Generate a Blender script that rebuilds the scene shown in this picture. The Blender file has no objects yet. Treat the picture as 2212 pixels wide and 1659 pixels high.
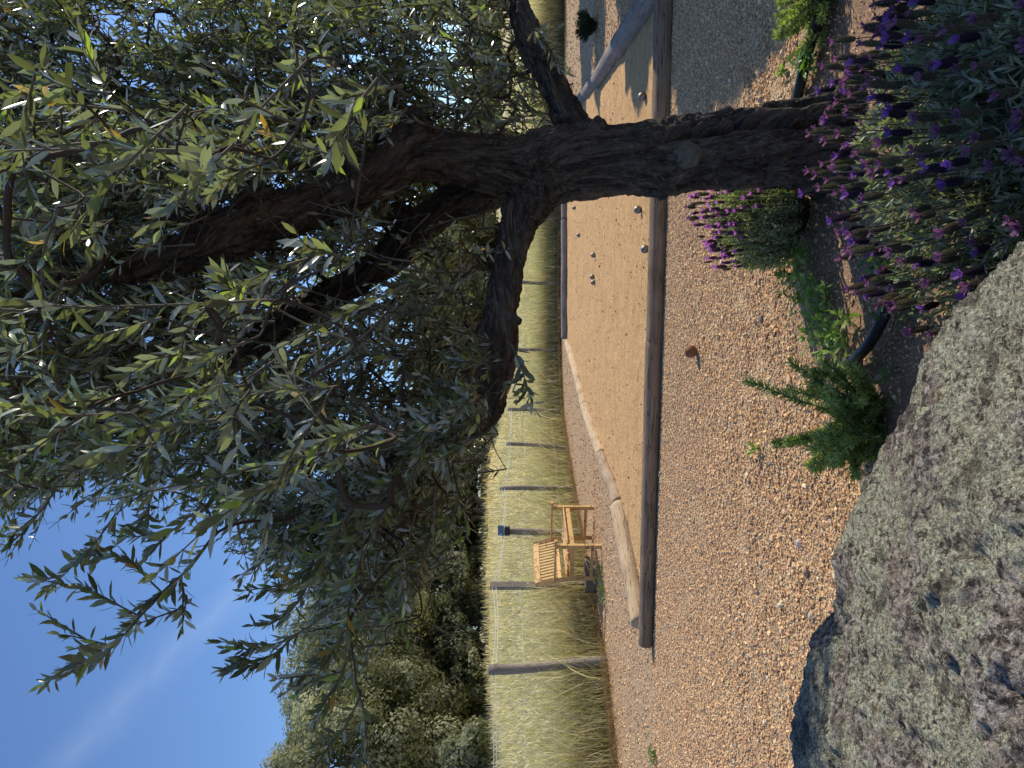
import bpy, math, random
import numpy as np
from mathutils import Vector, Matrix
R = math.radians
rng = np.random.default_rng(7); random.seed(7)
sc = bpy.context.scene; col = sc.collection
CAMZ = 1.2; F = 1609.0
SUN_EL, SUN_AZ = 34.0, 26.0          # degrees; azimuth from +X towards +Y
SUN = np.array([math.cos(R(SUN_EL))*math.cos(R(SUN_AZ)), math.cos(R(SUN_EL))*math.sin(R(SUN_AZ)), math.sin(R(SUN_EL))])

def at(X, Y, d):                     # survey helper: direction read off the photo + distance -> world point
    return np.array([(829.5-Y)/F*d, d, CAMZ-(X-1106)/F*d])

# ------------------------------------------------------------------ noise
_perm = np.random.default_rng(3).integers(0, 1<<30, 4096)
def _h(i, j, k):
    n = (i*73856093) ^ (j*19349663) ^ (k*83492791)
    return (_perm[n & 4095] & 0xffff)/65535.0
def noise(P, seed=0):                # value noise -1..1
    P = np.asarray(P, float)+seed*17.31
    f = np.floor(P); i = f.astype(np.int64); t = P-f; t = t*t*(3-2*t)
    x, y, z = i[:,0], i[:,1], i[:,2]; a, b, c = t[:,0], t[:,1], t[:,2]
    def L(p, q, s): return p+(q-p)*s
    r = L(L(L(_h(x,y,z),_h(x+1,y,z),a), L(_h(x,y+1,z),_h(x+1,y+1,z),a), b),
          L(L(_h(x,y,z+1),_h(x+1,y,z+1),a), L(_h(x,y+1,z+1),_h(x+1,y+1,z+1),a), b), c)
    return r*2-1
def fbm(P, o=4, seed=0):
    s = 0; a = 1.0; P = np.asarray(P, float)
    for k in range(o):
        s = s+a*noise(P*(2.03**k), seed+k); a *= .5
    return s
def nrm(v): return v/np.maximum(np.linalg.norm(v, axis=-1, keepdims=True), 1e-9)

# ------------------------------------------------------------------ objects
def tag(o, label=None, cat=None, group=None, kind=None):
    if label: o['label'] = label
    if cat: o['category'] = cat
    if group: o['group'] = group
    if kind: o['kind'] = kind
    return o
def empty(name, loc=(0,0,0), rz=0):
    o = bpy.data.objects.new(name, None); col.objects.link(o); o.location = loc; o.rotation_euler = (0,0,rz); o.empty_display_size = .1
    return o
def link(name, me, parent=None):
    o = bpy.data.objects.new(name, me); col.objects.link(o)
    if parent is not None: o.parent = parent
    return o
def mk(name, V, faces, mats, parent=None, colr=None, smooth=True, fmat=None, origin=None, vec=None):
    """faces: list of int arrays (n,k)."""
    V = np.asarray(V, np.float32).reshape(-1,3)
    if parent is not None and origin is None:
        origin = np.array(parent.matrix_basis.translation) if parent.parent is None else np.zeros(3)
    if origin is not None: V = V-np.asarray(origin, np.float32)
    me = bpy.data.meshes.new(name)
    me.vertices.add(len(V)); me.vertices.foreach_set('co', V.ravel())
    fl = [np.asarray(f, np.int32) for f in faces if len(f)]
    loops = np.concatenate([f.ravel() for f in fl]); tot = np.concatenate([np.full(len(f), f.shape[1], np.int32) for f in fl])
    st = np.concatenate([[0], np.cumsum(tot)[:-1]]).astype(np.int32)
    me.loops.add(len(loops)); me.loops.foreach_set('vertex_index', loops)
    me.polygons.add(len(tot)); me.polygons.foreach_set('loop_start', st)
    me.polygons.foreach_set('use_smooth', np.full(len(tot), bool(smooth)))
    if not isinstance(mats, (list, tuple)): mats = [mats]
    for m in mats: me.materials.append(m)
    if fmat is not None: me.polygons.foreach_set('material_index', np.asarray(fmat, np.int32))
    me.update(calc_edges=True)
    if colr is not None:
        a = me.color_attributes.new('col', 'FLOAT_COLOR', 'POINT')
        c = np.ones((len(V),4), np.float32); c[:,:3] = colr; a.data.foreach_set('color', c.ravel())
    if vec is not None:
        a = me.attributes.new('bark_co', 'FLOAT_VECTOR', 'POINT'); a.data.foreach_set('vector', np.asarray(vec, np.float32).ravel())
    me.validate()
    o = link(name, me, parent)
    if parent is None and origin is not None: o.location = origin
    return o

class G:                              # collects geometry for ONE mesh
    def __init__(s): s.V=[]; s.F={}; s.C=[]; s.n=0; s.M=[]
    def add(s, V, fs, c=None):
        V = np.asarray(V, float).reshape(-1,3); s.V.append(V)
        for f in fs:
            f = np.asarray(f)
            if len(f): s.F.setdefault(f.shape[1], []).append(f+s.n)
        if c is not None: s.C.append(np.broadcast_to(np.asarray(c, float), (len(V),3)))
        s.n += len(V); return s
    def box(s, c, sz, rot=None, c_=None):
        q = np.array([[x,y,z] for x in(-.5,.5) for y in(-.5,.5) for z in(-.5,.5)])*np.array(sz)
        if rot is not None: q = q@np.array(rot).T
        return s.add(q+np.array(c), [np.array([[0,1,3,2],[4,6,7,5],[0,4,5,1],[2,3,7,6],[0,2,6,4],[1,5,7,3]])], c_)
    def tube(s, P, rad, n=8, cap=True, c=None, jit=0):
        V, fs = tube(P, rad, n, cap, jit); return s.add(V, fs, c)
    def build(s, name, mat, parent=None, smooth=True, **k):
        return mk(name, np.concatenate(s.V), [np.concatenate(f) for f in s.F.values()], mat, parent, np.concatenate(s.C) if s.C else None, smooth, **k)

def frames(P):
    P = np.asarray(P, float); T = np.gradient(P, axis=0); T = nrm(T)
    up = np.array([0.,0,1]) if abs(T[0,2])<.9 else np.array([1.,0,0])
    N = []; n = nrm(np.cross(T[0], up))
    for t in T:
        n = nrm(n-t*np.dot(n,t)); N.append(n)
    N = np.array(N); return T, N, np.cross(T, N)
def tube(P, rad, n=8, cap=True, jit=0):
    P = np.asarray(P, float); m = len(P); rad = np.broadcast_to(np.asarray(rad, float), (m,))
    T, N, B = frames(P); a = np.arange(n)/n*2*math.pi
    rr = rad[:,None]*(1+jit*(rng.random((m,n))-.5))
    V = P[:,None]+rr[...,None]*(np.cos(a)[None,:,None]*N[:,None]+np.sin(a)[None,:,None]*B[:,None])
    V = V.reshape(-1,3); i = np.arange(m-1)[:,None]*n; j = np.arange(n)[None]; k = (j+1)%n
    q = np.stack([i+j, i+k, i+n+k, i+n+j], -1).reshape(-1,4)
    fs = [q]
    if cap:
        V = np.concatenate([V, P[:1], P[-1:]]); c0, c1 = m*n, m*n+1
        jj = np.arange(n); kk = (jj+1)%n
        fs.append(np.stack([np.full(n,c0), kk, jj], -1)); fs.append(np.stack([np.full(n,c1), (m-1)*n+jj, (m-1)*n+kk], -1))
    return V, fs
def spline(P, n):                     # Catmull-Rom resample (any columns)
    P = np.asarray(P, float); P = np.vstack([2*P[0]-P[1], P, 2*P[-1]-P[-2]]); m = len(P)-3
    t = np.linspace(0, m-1e-6, n); i = t.astype(int); u = (t-i)[:,None]
    a, b, c, d = P[i], P[i+1], P[i+2], P[i+3]
    return .5*((2*b)+(-a+c)*u+(2*a-5*b+4*c-d)*u*u+(-a+3*b-3*c+d)*u**3)

# ------------------------------------------------------------------ materials
def mat(name):
    m = bpy.data.materials.new(name); m.use_nodes = True; nt = m.node_tree; nt.nodes.clear()
    out = nt.nodes.new('ShaderNodeOutputMaterial')
    return m, nt, out
class NT:
    def __init__(s, name):
        s.m, s.t, s.out = mat(name)
    def n(s, typ, **k):
        x = s.t.nodes.new('ShaderNode'+typ)
        for a, b in k.items():
            if a.startswith('i_'): x.inputs[a[2:].replace('_',' ')].default_value = b
            else: setattr(x, a, b)
        return x
    def l(s, a, b): s.t.links.new(a, b); return b
    def ramp(s, src, stops, interp='LINEAR'):
        r = s.n('ValToRGB'); e = r.color_ramp.elements; r.color_ramp.interpolation = interp
        while len(e) < len(stops): e.new(.5)
        for k, (p, c) in enumerate(stops):
            e[k].position = p; e[k].color = (*c, 1) if len(c)==3 else c
        s.l(src, r.inputs[0]); return r.outputs[0]
    def mix(s, f, a, b, mode='MIX'):
        x = s.n('MixRGB', blend_type=mode)
        for v, i in ((f,0),(a,1),(b,2)):
            if hasattr(v, 'is_output'): s.l(v, x.inputs[i])
            else: x.inputs[i].default_value = v if i==0 else (*v,1)
        return x.outputs[0]
    def noise(s, co, sc_, det=4, rough=.6, out=0):
        x = s.n('TexNoise'); x.inputs['Scale'].default_value = sc_; x.inputs['Detail'].default_value = det; x.inputs['Roughness'].default_value = rough
        if co is not None: s.l(co, x.inputs['Vector'])
        return x.outputs[out]
    def vor(s, co, sc_, out='Distance', feature='F1'):
        x = s.n('TexVoronoi', feature=feature); x.inputs['Scale'].default_value = sc_
        if co is not None: s.l(co, x.inputs['Vector'])
        return x.outputs[out]
    def math(s, op, a, b=0.0, c=None):
        x = s.n('Math', operation=op)
        for v, i in ((a,0),(b,1),(c,2)):
            if v is None: continue
            if hasattr(v, 'is_output'): s.l(v, x.inputs[i])
            else: x.inputs[i].default_value = v
        return x.outputs[0]
    def bump(s, h, st, dist=.01, prev=None):
        x = s.n('Bump'); x.inputs['Strength'].default_value = st; x.inputs['Distance'].default_value = dist
        s.l(h, x.inputs['Height'])
        if prev is not None: s.l(prev, x.inputs['Normal'])
        return x.outputs[0]
    def pos(s): return s.n('NewGeometry').outputs['Position']
    def obj(s): return s.n('TexCoord').outputs['Object']
    def attr(s, a, out='Color'): return s.n('Attribute', attribute_name=a).outputs[out]
    def mapp(s, v, scale=(1,1,1), rot=(0,0,0)):
        x = s.n('Mapping'); x.inputs['Scale'].default_value = scale; x.inputs['Rotation'].default_value = rot; s.l(v, x.inputs['Vector']); return x.outputs[0]
    def bsdf(s, colr, rough=.8, normal=None, spec=.3, metal=0.0):
        b = s.n('BsdfPrincipled')
        if hasattr(colr,'is_output'): s.l(colr, b.inputs['Base Color'])
        else: b.inputs['Base Color'].default_value = (*colr,1)
        if hasattr(rough,'is_output'): s.l(rough, b.inputs['Roughness'])
        else: b.inputs['Roughness'].default_value = rough
        b.inputs['Specular IOR Level'].default_value = spec; b.inputs['Metallic'].default_value = metal
        if normal is not None: s.l(normal, b.inputs['Normal'])
        return b.outputs[0]
    def fin(s, sh): s.l(sh, s.out.inputs['Surface']); return s.m

def mat_leaf(name, back=None, trans=.35, rough=.42, spec=.5, tint=(1.25,1.35,.5), gain=1.0):
    t = NT(name); c = t.attr('col')
    if back is not None:
        g = t.n('NewGeometry'); bk = t.mix(.5, c, back); c2 = t.mix(g.outputs['Backfacing'], c, bk)
    else: c2 = c
    d = t.bsdf(c2, rough, None, spec)
    tr = t.n('BsdfTranslucent'); t.l(t.mix(1.0, c, tint, 'MULTIPLY'), tr.inputs['Color'])
    mx = t.n('MixShader'); mx.inputs[0].default_value = trans
    t.l(d, mx.inputs[1]); t.l(tr.outputs[0], mx.inputs[2])
    return t.fin(mx.outputs[0])

def mat_bark():
    t = NT('olive_bark'); q = t.attr('bark_co', 'Vector'); p = t.pos()
    qs = t.mapp(q, (1,1,1))
    n1 = t.noise(qs, 26, 6, .65); n2 = t.noise(qs, 90, 4, .7); n3 = t.noise(p, 9, 4, .6); v = t.vor(t.mapp(q,(1,1,1)), 38, 'Distance')
    base = t.ramp(n1, [(.3,(.014,.011,.009)),(.5,(.060,.047,.037)),(.7,(.15,.12,.095))])
    base = t.mix(t.ramp(n3, [(.5,(0,0,0)),(.72,(.55,.55,.55))]), base, (.10,.085,.06))
    base = t.mix(t.ramp(t.noise(qs, 150, 4, .8), [(.52,(0,0,0)),(.60,(.55,.55,.55))]), base, (.19,.155,.12))
    base = t.mix(t.ramp(t.noise(qs, 70, 5, .75), [(.40,(.8,.8,.8)),(.47,(0,0,0))]), base, (.02,.016,.013))
    lich = t.ramp(t.noise(p, 30, 5, .6), [(.66,(0,0,0)),(.7,(1,1,1))])
    base = t.mix(t.math('MULTIPLY', lich, .35), base, (.23,.23,.2))
    h = t.math('ADD', t.math('MULTIPLY', n1, 1.0), t.math('ADD', t.math('MULTIPLY', n2, .7), t.math('MULTIPLY', v, .5)))
    return t.fin(t.bsdf(base, .85, t.bump(h, 1.0, .02), .25))

def mat_wood(name, a, b, dark, axis=(1,14,14), rough=.85, sc_=5):
    t = NT(name); o = t.obj(); q = t.mapp(o, axis)
    n1 = t.noise(q, sc_, 6, .7); n2 = t.noise(o, 3, 4, .6); cr = t.noise(t.mapp(o, (axis[0]*.35, axis[1]*.5, axis[2]*.5)), sc_, 2, .5)
    c = t.mix(n1, a, b); c = t.mix(t.ramp(n2, [(.45,(0,0,0)),(.75,(.6,.6,.6))]), c, dark)
    crk = t.ramp(cr, [(.485,(0,0,0)),(.5,(1,1,1)),(.515,(0,0,0))])
    c = t.mix(t.math('MULTIPLY', crk, .8), c, (.02,.015,.012))
    h = t.math('SUBTRACT', n1, t.math('MULTIPLY', crk, .7))
    return t.fin(t.bsdf(c, rough, t.bump(h, .7, .012), .25))

def mat_ground():
    t = NT('gravel_and_soil'); p = t.pos()
    sx = t.n('SeparateXYZ'); t.l(p, sx.inputs[0]); x, y = sx.outputs[0], sx.outputs[1]
    # gravel
    wob = t.noise(p, 6, 4, .6)
    v1 = t.n('TexVoronoi'); v1.inputs['Scale'].default_value = 70; t.l(p, v1.inputs['Vector'])
    v2 = t.n('TexVoronoi'); v2.inputs['Scale'].default_value = 150; t.l(p, v2.inputs['Vector'])
    sc1 = t.n('SeparateColor'); t.l(v1.outputs['Color'], sc1.inputs[0])
    g = t.ramp(sc1.outputs[0], [(0,(.35,.20,.105)),(.35,(.57,.36,.195)),(.7,(.72,.49,.275)),(.92,(.80,.63,.38)),(1,(.78,.70,.53))])
    g = t.mix(t.ramp(v1.outputs['Distance'], [(.35,(0,0,0)),(.75,(.75,.75,.75))]), g, (.15,.085,.05))
    g = t.mix(t.math('MULTIPLY', t.noise(p, 1.3, 3), .5), g, (.60,.42,.235))
    # soil
    ns = t.noise(p, 160, 5, .75); ns2 = t.noise(p, 18, 5, .65)
    s = t.ramp(ns, [(.36,(.13,.075,.045)),(.5,(.34,.215,.135)),(.64,(.58,.39,.25))])
    s = t.mix(t.ramp(ns2, [(.4,(0,0,0)),(.7,(.45,.45,.45))]), s, (.17,.105,.07))
    # bed where y < ~3.1 (wobbly edge)
    edge = t.math('ADD', y, t.math('MULTIPLY', t.math('SUBTRACT', wob, .5), .7))
    bed = t.ramp(t.math('SUBTRACT', t.math('SUBTRACT', 3.22, t.math('MULTIPLY', t.math('MAXIMUM', t.math('SUBTRACT', .12, x), 0.0), 1.35)), edge), [(.0,(0,0,0)),(.3,(1,1,1))])
    c = t.mix(bed, g, s)
    # field soil beyond the fence
    fl = t.ramp(t.attr('col'), [(.3,(0,0,0)),(.7,(1,1,1))])
    fc = t.ramp(t.noise(p, 2.5, 5, .7), [(.35,(.40,.33,.13)),(.5,(.66,.53,.26)),(.65,(.78,.64,.36))])
    c = t.mix(fl, c, fc)
    h = t.mix(bed, t.math('SUBTRACT', 1.0, t.math('ADD', v1.outputs['Distance'], t.math('MULTIPLY', v2.outputs['Distance'], .4))), t.math('ADD', t.math('MULTIPLY', ns, .6), ns2))
    return t.fin(t.bsdf(c, .9, t.bump(h, .9, .012), .2))

def mat_court():
    t = NT('court_sand'); p = t.pos()
    n1 = t.noise(p, 90, 5, .8); n2 = t.noise(t.mapp(p,(1,1,1)), 2.2, 5, .65); v = t.n('TexVoronoi'); v.inputs['Scale'].default_value = 24; t.l(p, v.inputs['Vector'])
    sc1 = t.n('SeparateColor'); t.l(v.outputs['Color'], sc1.inputs[0])
    c = t.ramp(n1, [(.40,(.44,.25,.105)),(.5,(.70,.425,.19)),(.60,(.90,.60,.30))])
    c = t.mix(t.ramp(n2, [(.35,(0,0,0)),(.7,(.55,.55,.55))]), c, (.76,.48,.23))
    n5 = t.noise(p, 26, 4, .75); c = t.mix(t.ramp(n5, [(.40,(.85,.85,.85)),(.50,(0,0,0))]), c, (.46,.27,.12))
    spk = t.math('MULTIPLY', t.math('GREATER_THAN', sc1.outputs[0], .94), t.math('LESS_THAN', v.outputs['Distance'], .24))
    c = t.mix(t.math('MULTIPLY', spk, .4), c, (.10,.06,.035))
    sl = t.noise(t.mapp(p,(9,60,9)), 1, 3, .6)
    c = t.mix(t.math('MULTIPLY', t.math('GREATER_THAN', sl, .73), .6), c, (.14,.09,.04))
    c = t.mix(t.ramp(t.noise(t.mapp(p,(1,3,1)), 1.7, 6, .7), [(.42,(.5,.5,.5)),(.55,(0,0,0))]), c, (.52,.32,.14))
    h = t.math('ADD', n1, t.math('ADD', t.math('MULTIPLY', t.noise(p, 30, 4), .8), t.math('MULTIPLY', t.noise(p, 6, 5, .7), 2.5)))
    return t.fin(t.bsdf(c, .92, t.bump(h, 1.0, .014), .15))

def mat_rock():
    t = NT('lichened_granite'); p = t.pos()
    n1 = t.noise(p, 75, 6, .8); n2 = t.noise(p, 24, 6, .72); fine = t.noise(p, 260, 3, .8); v = t.vor(p, 95)
    wp = t.n('VectorMath', operation='MULTIPLY_ADD'); t.l(t.noise(p, 60, 4, .7, 1), wp.inputs[0]); wp.inputs[1].default_value = (.045,)*3; t.l(p, wp.inputs[2]); wq = wp.outputs[0]
    base = t.ramp(n1, [(.40,(.05,.042,.036)),(.46,(.25,.215,.185)),(.53,(.50,.44,.385)),(.60,(.84,.77,.68))])
    base = t.mix(t.ramp(t.noise(wq, 4.5, 5, .65), [(.48,(0,0,0)),(.56,(.3,.3,.3))]), base, (.46,.37,.30))
    L = t.math('ADD', t.math('MULTIPLY', t.noise(wq, 4.2, 6, .7), .72), t.math('MULTIPLY', n2, .28))
    m1 = t.ramp(L, [(.475,(0,0,0)),(.492,(1,1,1))])
    gap = t.ramp(t.noise(wq, 120, 4, .8), [(.45,(.0,.0,.0)),(.49,(1,1,1))])
    m1 = t.math('MULTIPLY', m1, gap)
    lc = t.ramp(t.noise(p, 170, 4, .8), [(.42,(.20,.23,.15)),(.48,(.58,.60,.43)),(.55,(.95,.94,.70))])
    c = t.mix(t.math('MULTIPLY', m1, .92), base, lc)
    bl = t.ramp(t.noise(wq, 10, 7, .85), [(.54,(0,0,0)),(.57,(1,1,1))])
    c = t.mix(t.math('MULTIPLY', bl, .72), c, (.085,.066,.056))
    pit = t.ramp(t.noise(p, 48, 5, .8), [(.41,(1,1,1)),(.45,(0,0,0))])
    c = t.mix(t.math('MULTIPLY', pit, .85), c, (.04,.035,.035))
    orr = t.ramp(t.noise(wq, 7.3, 3, .6), [(.68,(0,0,0)),(.72,(1,1,1))])
    c = t.mix(t.math('MULTIPLY', orr, .5), c, (.36,.20,.07))
    h = t.math('ADD', t.math('MULTIPLY', n1, 1.0), t.math('ADD', t.math('MULTIPLY', fine, .35), t.math('MULTIPLY', m1, .25)))
    return t.fin(t.bsdf(c, .95, t.bump(h, 1.0, .032), .15))

def mat_attr(name, rough=.85, spec=.25, bump=0, bs=200, metal=0):
    t = NT(name); c = t.attr('col'); nm = t.bump(t.noise(t.pos(), bs, 4), bump, .003) if bump else None
    return t.fin(t.bsdf(c, rough, nm, spec, metal))
def mat_plain(name, c, rough=.6, spec=.4, metal=0, var=.25, sc_=20, bump=.2):
    t = NT(name); p = t.obj(); n = t.noise(p, sc_, 5, .65)
    cc = t.mix(n, tuple(v*(1-var) for v in c), tuple(min(1,v*(1+var)) for v in c))
    return t.fin(t.bsdf(cc, rough, t.bump(n, bump, .004), spec, metal))

M = dict(
 leaf=mat_leaf('olive_leaf', (.70,.73,.62), .36, .25, 1.0, (2.1,2.2,.7)),
 bark=mat_bark(), ground=mat_ground(), court=mat_court(), rock=mat_rock(),
 twig=mat_plain('olive_twig', (.12,.10,.075), .8, .2),
 branch=mat_plain('olive_branch', (.060,.047,.036), .85, .15),
 grass=mat_leaf('dry_grass', None, .5, .6, .2, (1.25,1.2,.85)),
 bush=mat_leaf('tree_foliage', None, .35, .7, .1, (1.3,1.3,.8)),
 herb=mat_leaf('herb_leaf', None, .3, .5, .35, (1.3,1.5,.45)),
 petal=mat_leaf('petal', None, .45, .6, .2, (1.2,.9,1.3)),
 pebble=mat_attr('gravel_stone', .85, .25, .25, 300),
 treebark=mat_plain('tree_bark', (.16,.135,.11), .9, .1, 0, .4, 6, .5),
 log_grey=mat_wood('weathered_log', (.20,.165,.14), (.36,.31,.26), (.15,.12,.10)),
 log_dark=mat_wood('dark_log', (.17,.115,.075), (.42,.30,.20), (.12,.08,.052)),
 log_tan=mat_wood('tan_log', (.28,.20,.13), (.50,.38,.26), (.20,.14,.09)),
 log_blond=mat_wood('blond_log', (.40,.29,.175), (.66,.51,.33), (.30,.20,.12)),
 post=mat_wood('fence_post', (.22,.19,.15), (.38,.33,.26), (.15,.125,.10), (14,14,1)),
 teak=mat_wood('bench_wood', (.52,.30,.11), (.70,.46,.19), (.42,.25,.11), (3,3,3), .55, 3),
 steel=mat_plain('boule_steel', (.26,.235,.21), .5, .4, .7, .35, 60, .2),
 rust=mat_plain('rusty_boule', (.22,.10,.055), .75, .3, .2, .4, 40, .3),
 pipe=mat_plain('black_pipe', (.018,.019,.022), .42, .45, 0, .3, 60, .1),
 wire=mat_plain('fence_wire', (.55,.55,.55), .5, .5, .3),
 plastic=mat_plain('dark_plastic', (.025,.027,.03), .5, .4),
 panel=mat_plain('solar_glass', (.10,.13,.19), .3, .6),
 knot=mat_plain('pruning_scar', (.11,.10,.078), .9, .15, 0, .9, 60, 1.0),
)

# ------------------------------------------------------------------ camera, world, sun
cd = bpy.data.cameras.new('camera'); cam = bpy.data.objects.new('camera', cd); col.objects.link(cam)
m3 = Matrix(((0,1,0),(0,0,-1),(-1,0,0)))       # the photographer holds the phone upright: picture stored on its side
cam.matrix_world = Matrix.Translation((0,0,CAMZ)) @ m3.to_4x4()
cd.sensor_width = 36; cd.lens = 36*F/2212; cd.clip_start = .02; cd.clip_end = 2000
sc.camera = cam
w = bpy.data.worlds.new('World'); sc.world = w; w.use_nodes = True; nt = w.node_tree; nt.nodes.clear()
wo = nt.nodes.new('ShaderNodeOutputWorld'); bg = nt.nodes.new('ShaderNodeBackground'); bg.inputs[1].default_value = .15
sky = nt.nodes.new('ShaderNodeTexSky'); sky.sky_type = 'NISHITA'; sky.sun_disc = False
sky.sun_elevation = R(SUN_EL); sky.sun_rotation = R(90-SUN_AZ)
sky.air_density = 1.0; sky.dust_density = .35; sky.ozone_density = 2.6; sky.altitude = 100
def wn(t, **k):
    x = nt.nodes.new('ShaderNode'+t)
    for a, b in k.items(): setattr(x, a, b)
    return x
tc = wn('TexCoord')
def cirrus():                                   # a thin wisp of cloud along a great circle
    a = nrm(at(150,1659,1)-[0,0,CAMZ]); b = nrm(at(470,1310,1)-[0,0,CAMZ]); pl = nrm(np.cross(a, b)); ax = nrm((a+b)/2)
    nz = wn('TexNoise'); nz.inputs['Scale'].default_value = 5; nz.inputs['Detail'].default_value = 6; nz.inputs['Roughness'].default_value = .6
    nt.links.new(tc.outputs['Generated'], nz.inputs['Vector'])
    dp = wn('VectorMath', operation='DOT_PRODUCT'); nt.links.new(tc.outputs['Generated'], dp.inputs[0]); dp.inputs[1].default_value = pl
    def ma(op, a_, b_=0., c_=None):
        x = wn('Math', operation=op)
        for v, i in ((a_,0),(b_,1),(c_,2)):
            if v is None: continue
            if hasattr(v,'is_output'): nt.links.new(v, x.inputs[i])
            else: x.inputs[i].default_value = v
        return x.outputs[0]
    off = ma('ADD', dp.outputs['Value'], ma('MULTIPLY', ma('SUBTRACT', nz.outputs[0], .5), .07))
    band = ma('SUBTRACT', 1., ma('MULTIPLY', ma('ABSOLUTE', off), 34.)); band = ma('MAXIMUM', band, 0.)
    d2 = wn('VectorMath', operation='DOT_PRODUCT'); nt.links.new(tc.outputs['Generated'], d2.inputs[0]); d2.inputs[1].default_value = ax
    lim = wn('MapRange'); nt.links.new(d2.outputs['Value'], lim.inputs[0]); lim.inputs[1].default_value = .968; lim.inputs[2].default_value = .995
    mp = wn('Mapping'); nt.links.new(tc.outputs['Generated'], mp.inputs[0]); mp.inputs['Rotation'].default_value = (.2,.75,.3); mp.inputs['Scale'].default_value = (4,4,26)
    n2 = wn('TexNoise'); n2.inputs['Scale'].default_value = 1.6; n2.inputs['Detail'].default_value = 5; nt.links.new(mp.outputs[0], n2.inputs['Vector'])
    return ma('MULTIPLY', ma('MULTIPLY', ma('POWER', band, 1.3), lim.outputs[0]), ma('MULTIPLY', n2.outputs[0], .17))
mxc = wn('MixRGB'); mxc.inputs[2].default_value = (6.0,6.6,7.6,1)
nt.links.new(cirrus(), mxc.inputs[0])
tint = wn('MixRGB', blend_type='MULTIPLY'); tint.inputs[0].default_value = 1; tint.inputs[2].default_value = (.84,.99,1.22,1)
nt.links.new(sky.outputs[0], tint.inputs[1]); nt.links.new(tint.outputs[0], mxc.inputs[1]); nt.links.new(mxc.outputs[0], bg.inputs[0]); nt.links.new(bg.outputs[0], wo.inputs[0])
sl = bpy.data.lights.new('sun', 'SUN'); sl.energy = 5.0; sl.angle = R(.5); sl.color = (1,.90,.74)
so = bpy.data.objects.new('sun', sl); col.objects.link(so); so.rotation_euler = Vector(-SUN).to_track_quat('-Z','Y').to_euler(); so.location = (10,5,12)
sc.view_settings.view_transform = 'Standard'; sc.view_settings.look = 'None'; sc.view_settings.exposure = 0
sc.render.engine = 'CYCLES'; cy = sc.cycles; cy.use_denoising = True; cy.max_bounces = 6; cy.diffuse_bounces = 4; cy.transmission_bounces = 3; cy.glossy_bounces = 2
cy.sample_clamp_indirect = 6

# ------------------------------------------------------------------ terrain
FENCE = np.array([(-9,4.5),(-5.2,7.6),(-3.53,9.46),(-2.95,11.2),(-2.5,12.6),(-1.96,14.1),(-1.36,15.8),(-.64,17.4),(.83,18.3),(2.5,18.6),(4.1,18.4),(6.2,17.6),(9,17),(14,16)])
def fence_y(x): return np.interp(x, FENCE[:,0], FENCE[:,1])
def gz(x, y):
    x = np.asarray(x, float); y = np.asarray(y, float)
    b = np.clip(y-fence_y(x), 0, None)
    z = .105*b*np.clip(b/3, 0, 1)
    z = np.where(b>22, .105*22+(b-22)*.05, z)
    z = z*np.clip(1-(x+4)/40, .55, 1) * np.clip(.96+(x+8)/30, .9, 1)
    q = np.stack([x*1.1, y*1.1, x*0], -1).reshape(-1,3)
    z = z+(.012*fbm(q, 3, 5)).reshape(x.shape)*(1-np.clip((y-4)/2,0,1)*.7)
    z = z+np.clip(2.6-y,0,1)*.02
    return z
def grid(xs, ys, zf, dz=0):
    X, Y = np.meshgrid(xs, ys); Z = zf(X, Y)+dz; nx, ny = len(xs), len(ys)
    V = np.stack([X,Y,Z], -1).reshape(-1,3); i = np.arange(ny-1)[:,None]*nx+np.arange(nx-1)[None]
    return V, np.stack([i, i+1, i+1+nx, i+nx], -1).reshape(-1,4)
def axis(a, b, fine_a, fine_b, st, growth=1.12):
    c = list(np.arange(fine_a, fine_b, st)); s = st
    lo = [c[0]];
    while lo[-1] > a: s *= growth; lo.append(lo[-1]-s)
    s = st; hi = [c[-1]]
    while hi[-1] < b: s *= growth; hi.append(hi[-1]+s)
    return np.array(lo[::-1][:-1]+c+hi[1:])
xs = axis(-500, 500, -5, 8, .07); ys = axis(-120, 900, 0, 20, .07)
V, q = grid(xs, ys, gz)
micro = np.where((V[:,1]<4)&(V[:,1]>.5)&(abs(V[:,0])<3), .006*fbm(V*14, 3, 9), 0); V[:,2] += micro
fld = np.clip((V[:,1]-fence_y(V[:,0])+.2)*2, 0, 1)
tag(mk('ground', V, [q], M['ground'], colr=np.repeat(fld[:,None],3,1)), 'pinkish gravel yard running into a bare planting bed and a field', 'ground', kind='structure')

# court sheet (follows its log border)
CL = np.array([(-2.02,6.42),(-1.62,7.15),(-1.26,7.95),(-.9,9.6),(-.36,11.75),(.9,15.75)]); CR = np.array([(3.0,5.72),(3.2,6.5),(3.6,8.0),(4.1,10.2),(4.5,11.6),(5.75,15.95)])
n = 300; t = np.linspace(0,1,n); A = spline(CL, n); B = spline(CR, n); s_ = np.linspace(0,1,160)
V = A[:,None]*(1-s_[None,:,None])+B[:,None]*s_[None,:,None]; V = V.reshape(-1,2)
V = np.column_stack([V, gz(V[:,0],V[:,1])*0+.026+.010*fbm(np.column_stack([V*2.6, V[:,0]*0]), 4, 2)])
i = np.arange(n-1)[:,None]*160+np.arange(159)[None]; q = np.stack([i,i+1,i+161,i+160],-1).reshape(-1,4)
tag(mk('court_surface', V, [q], M['court']), 'orange sandy boules court inside a log border', 'court', kind='structure')

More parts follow.
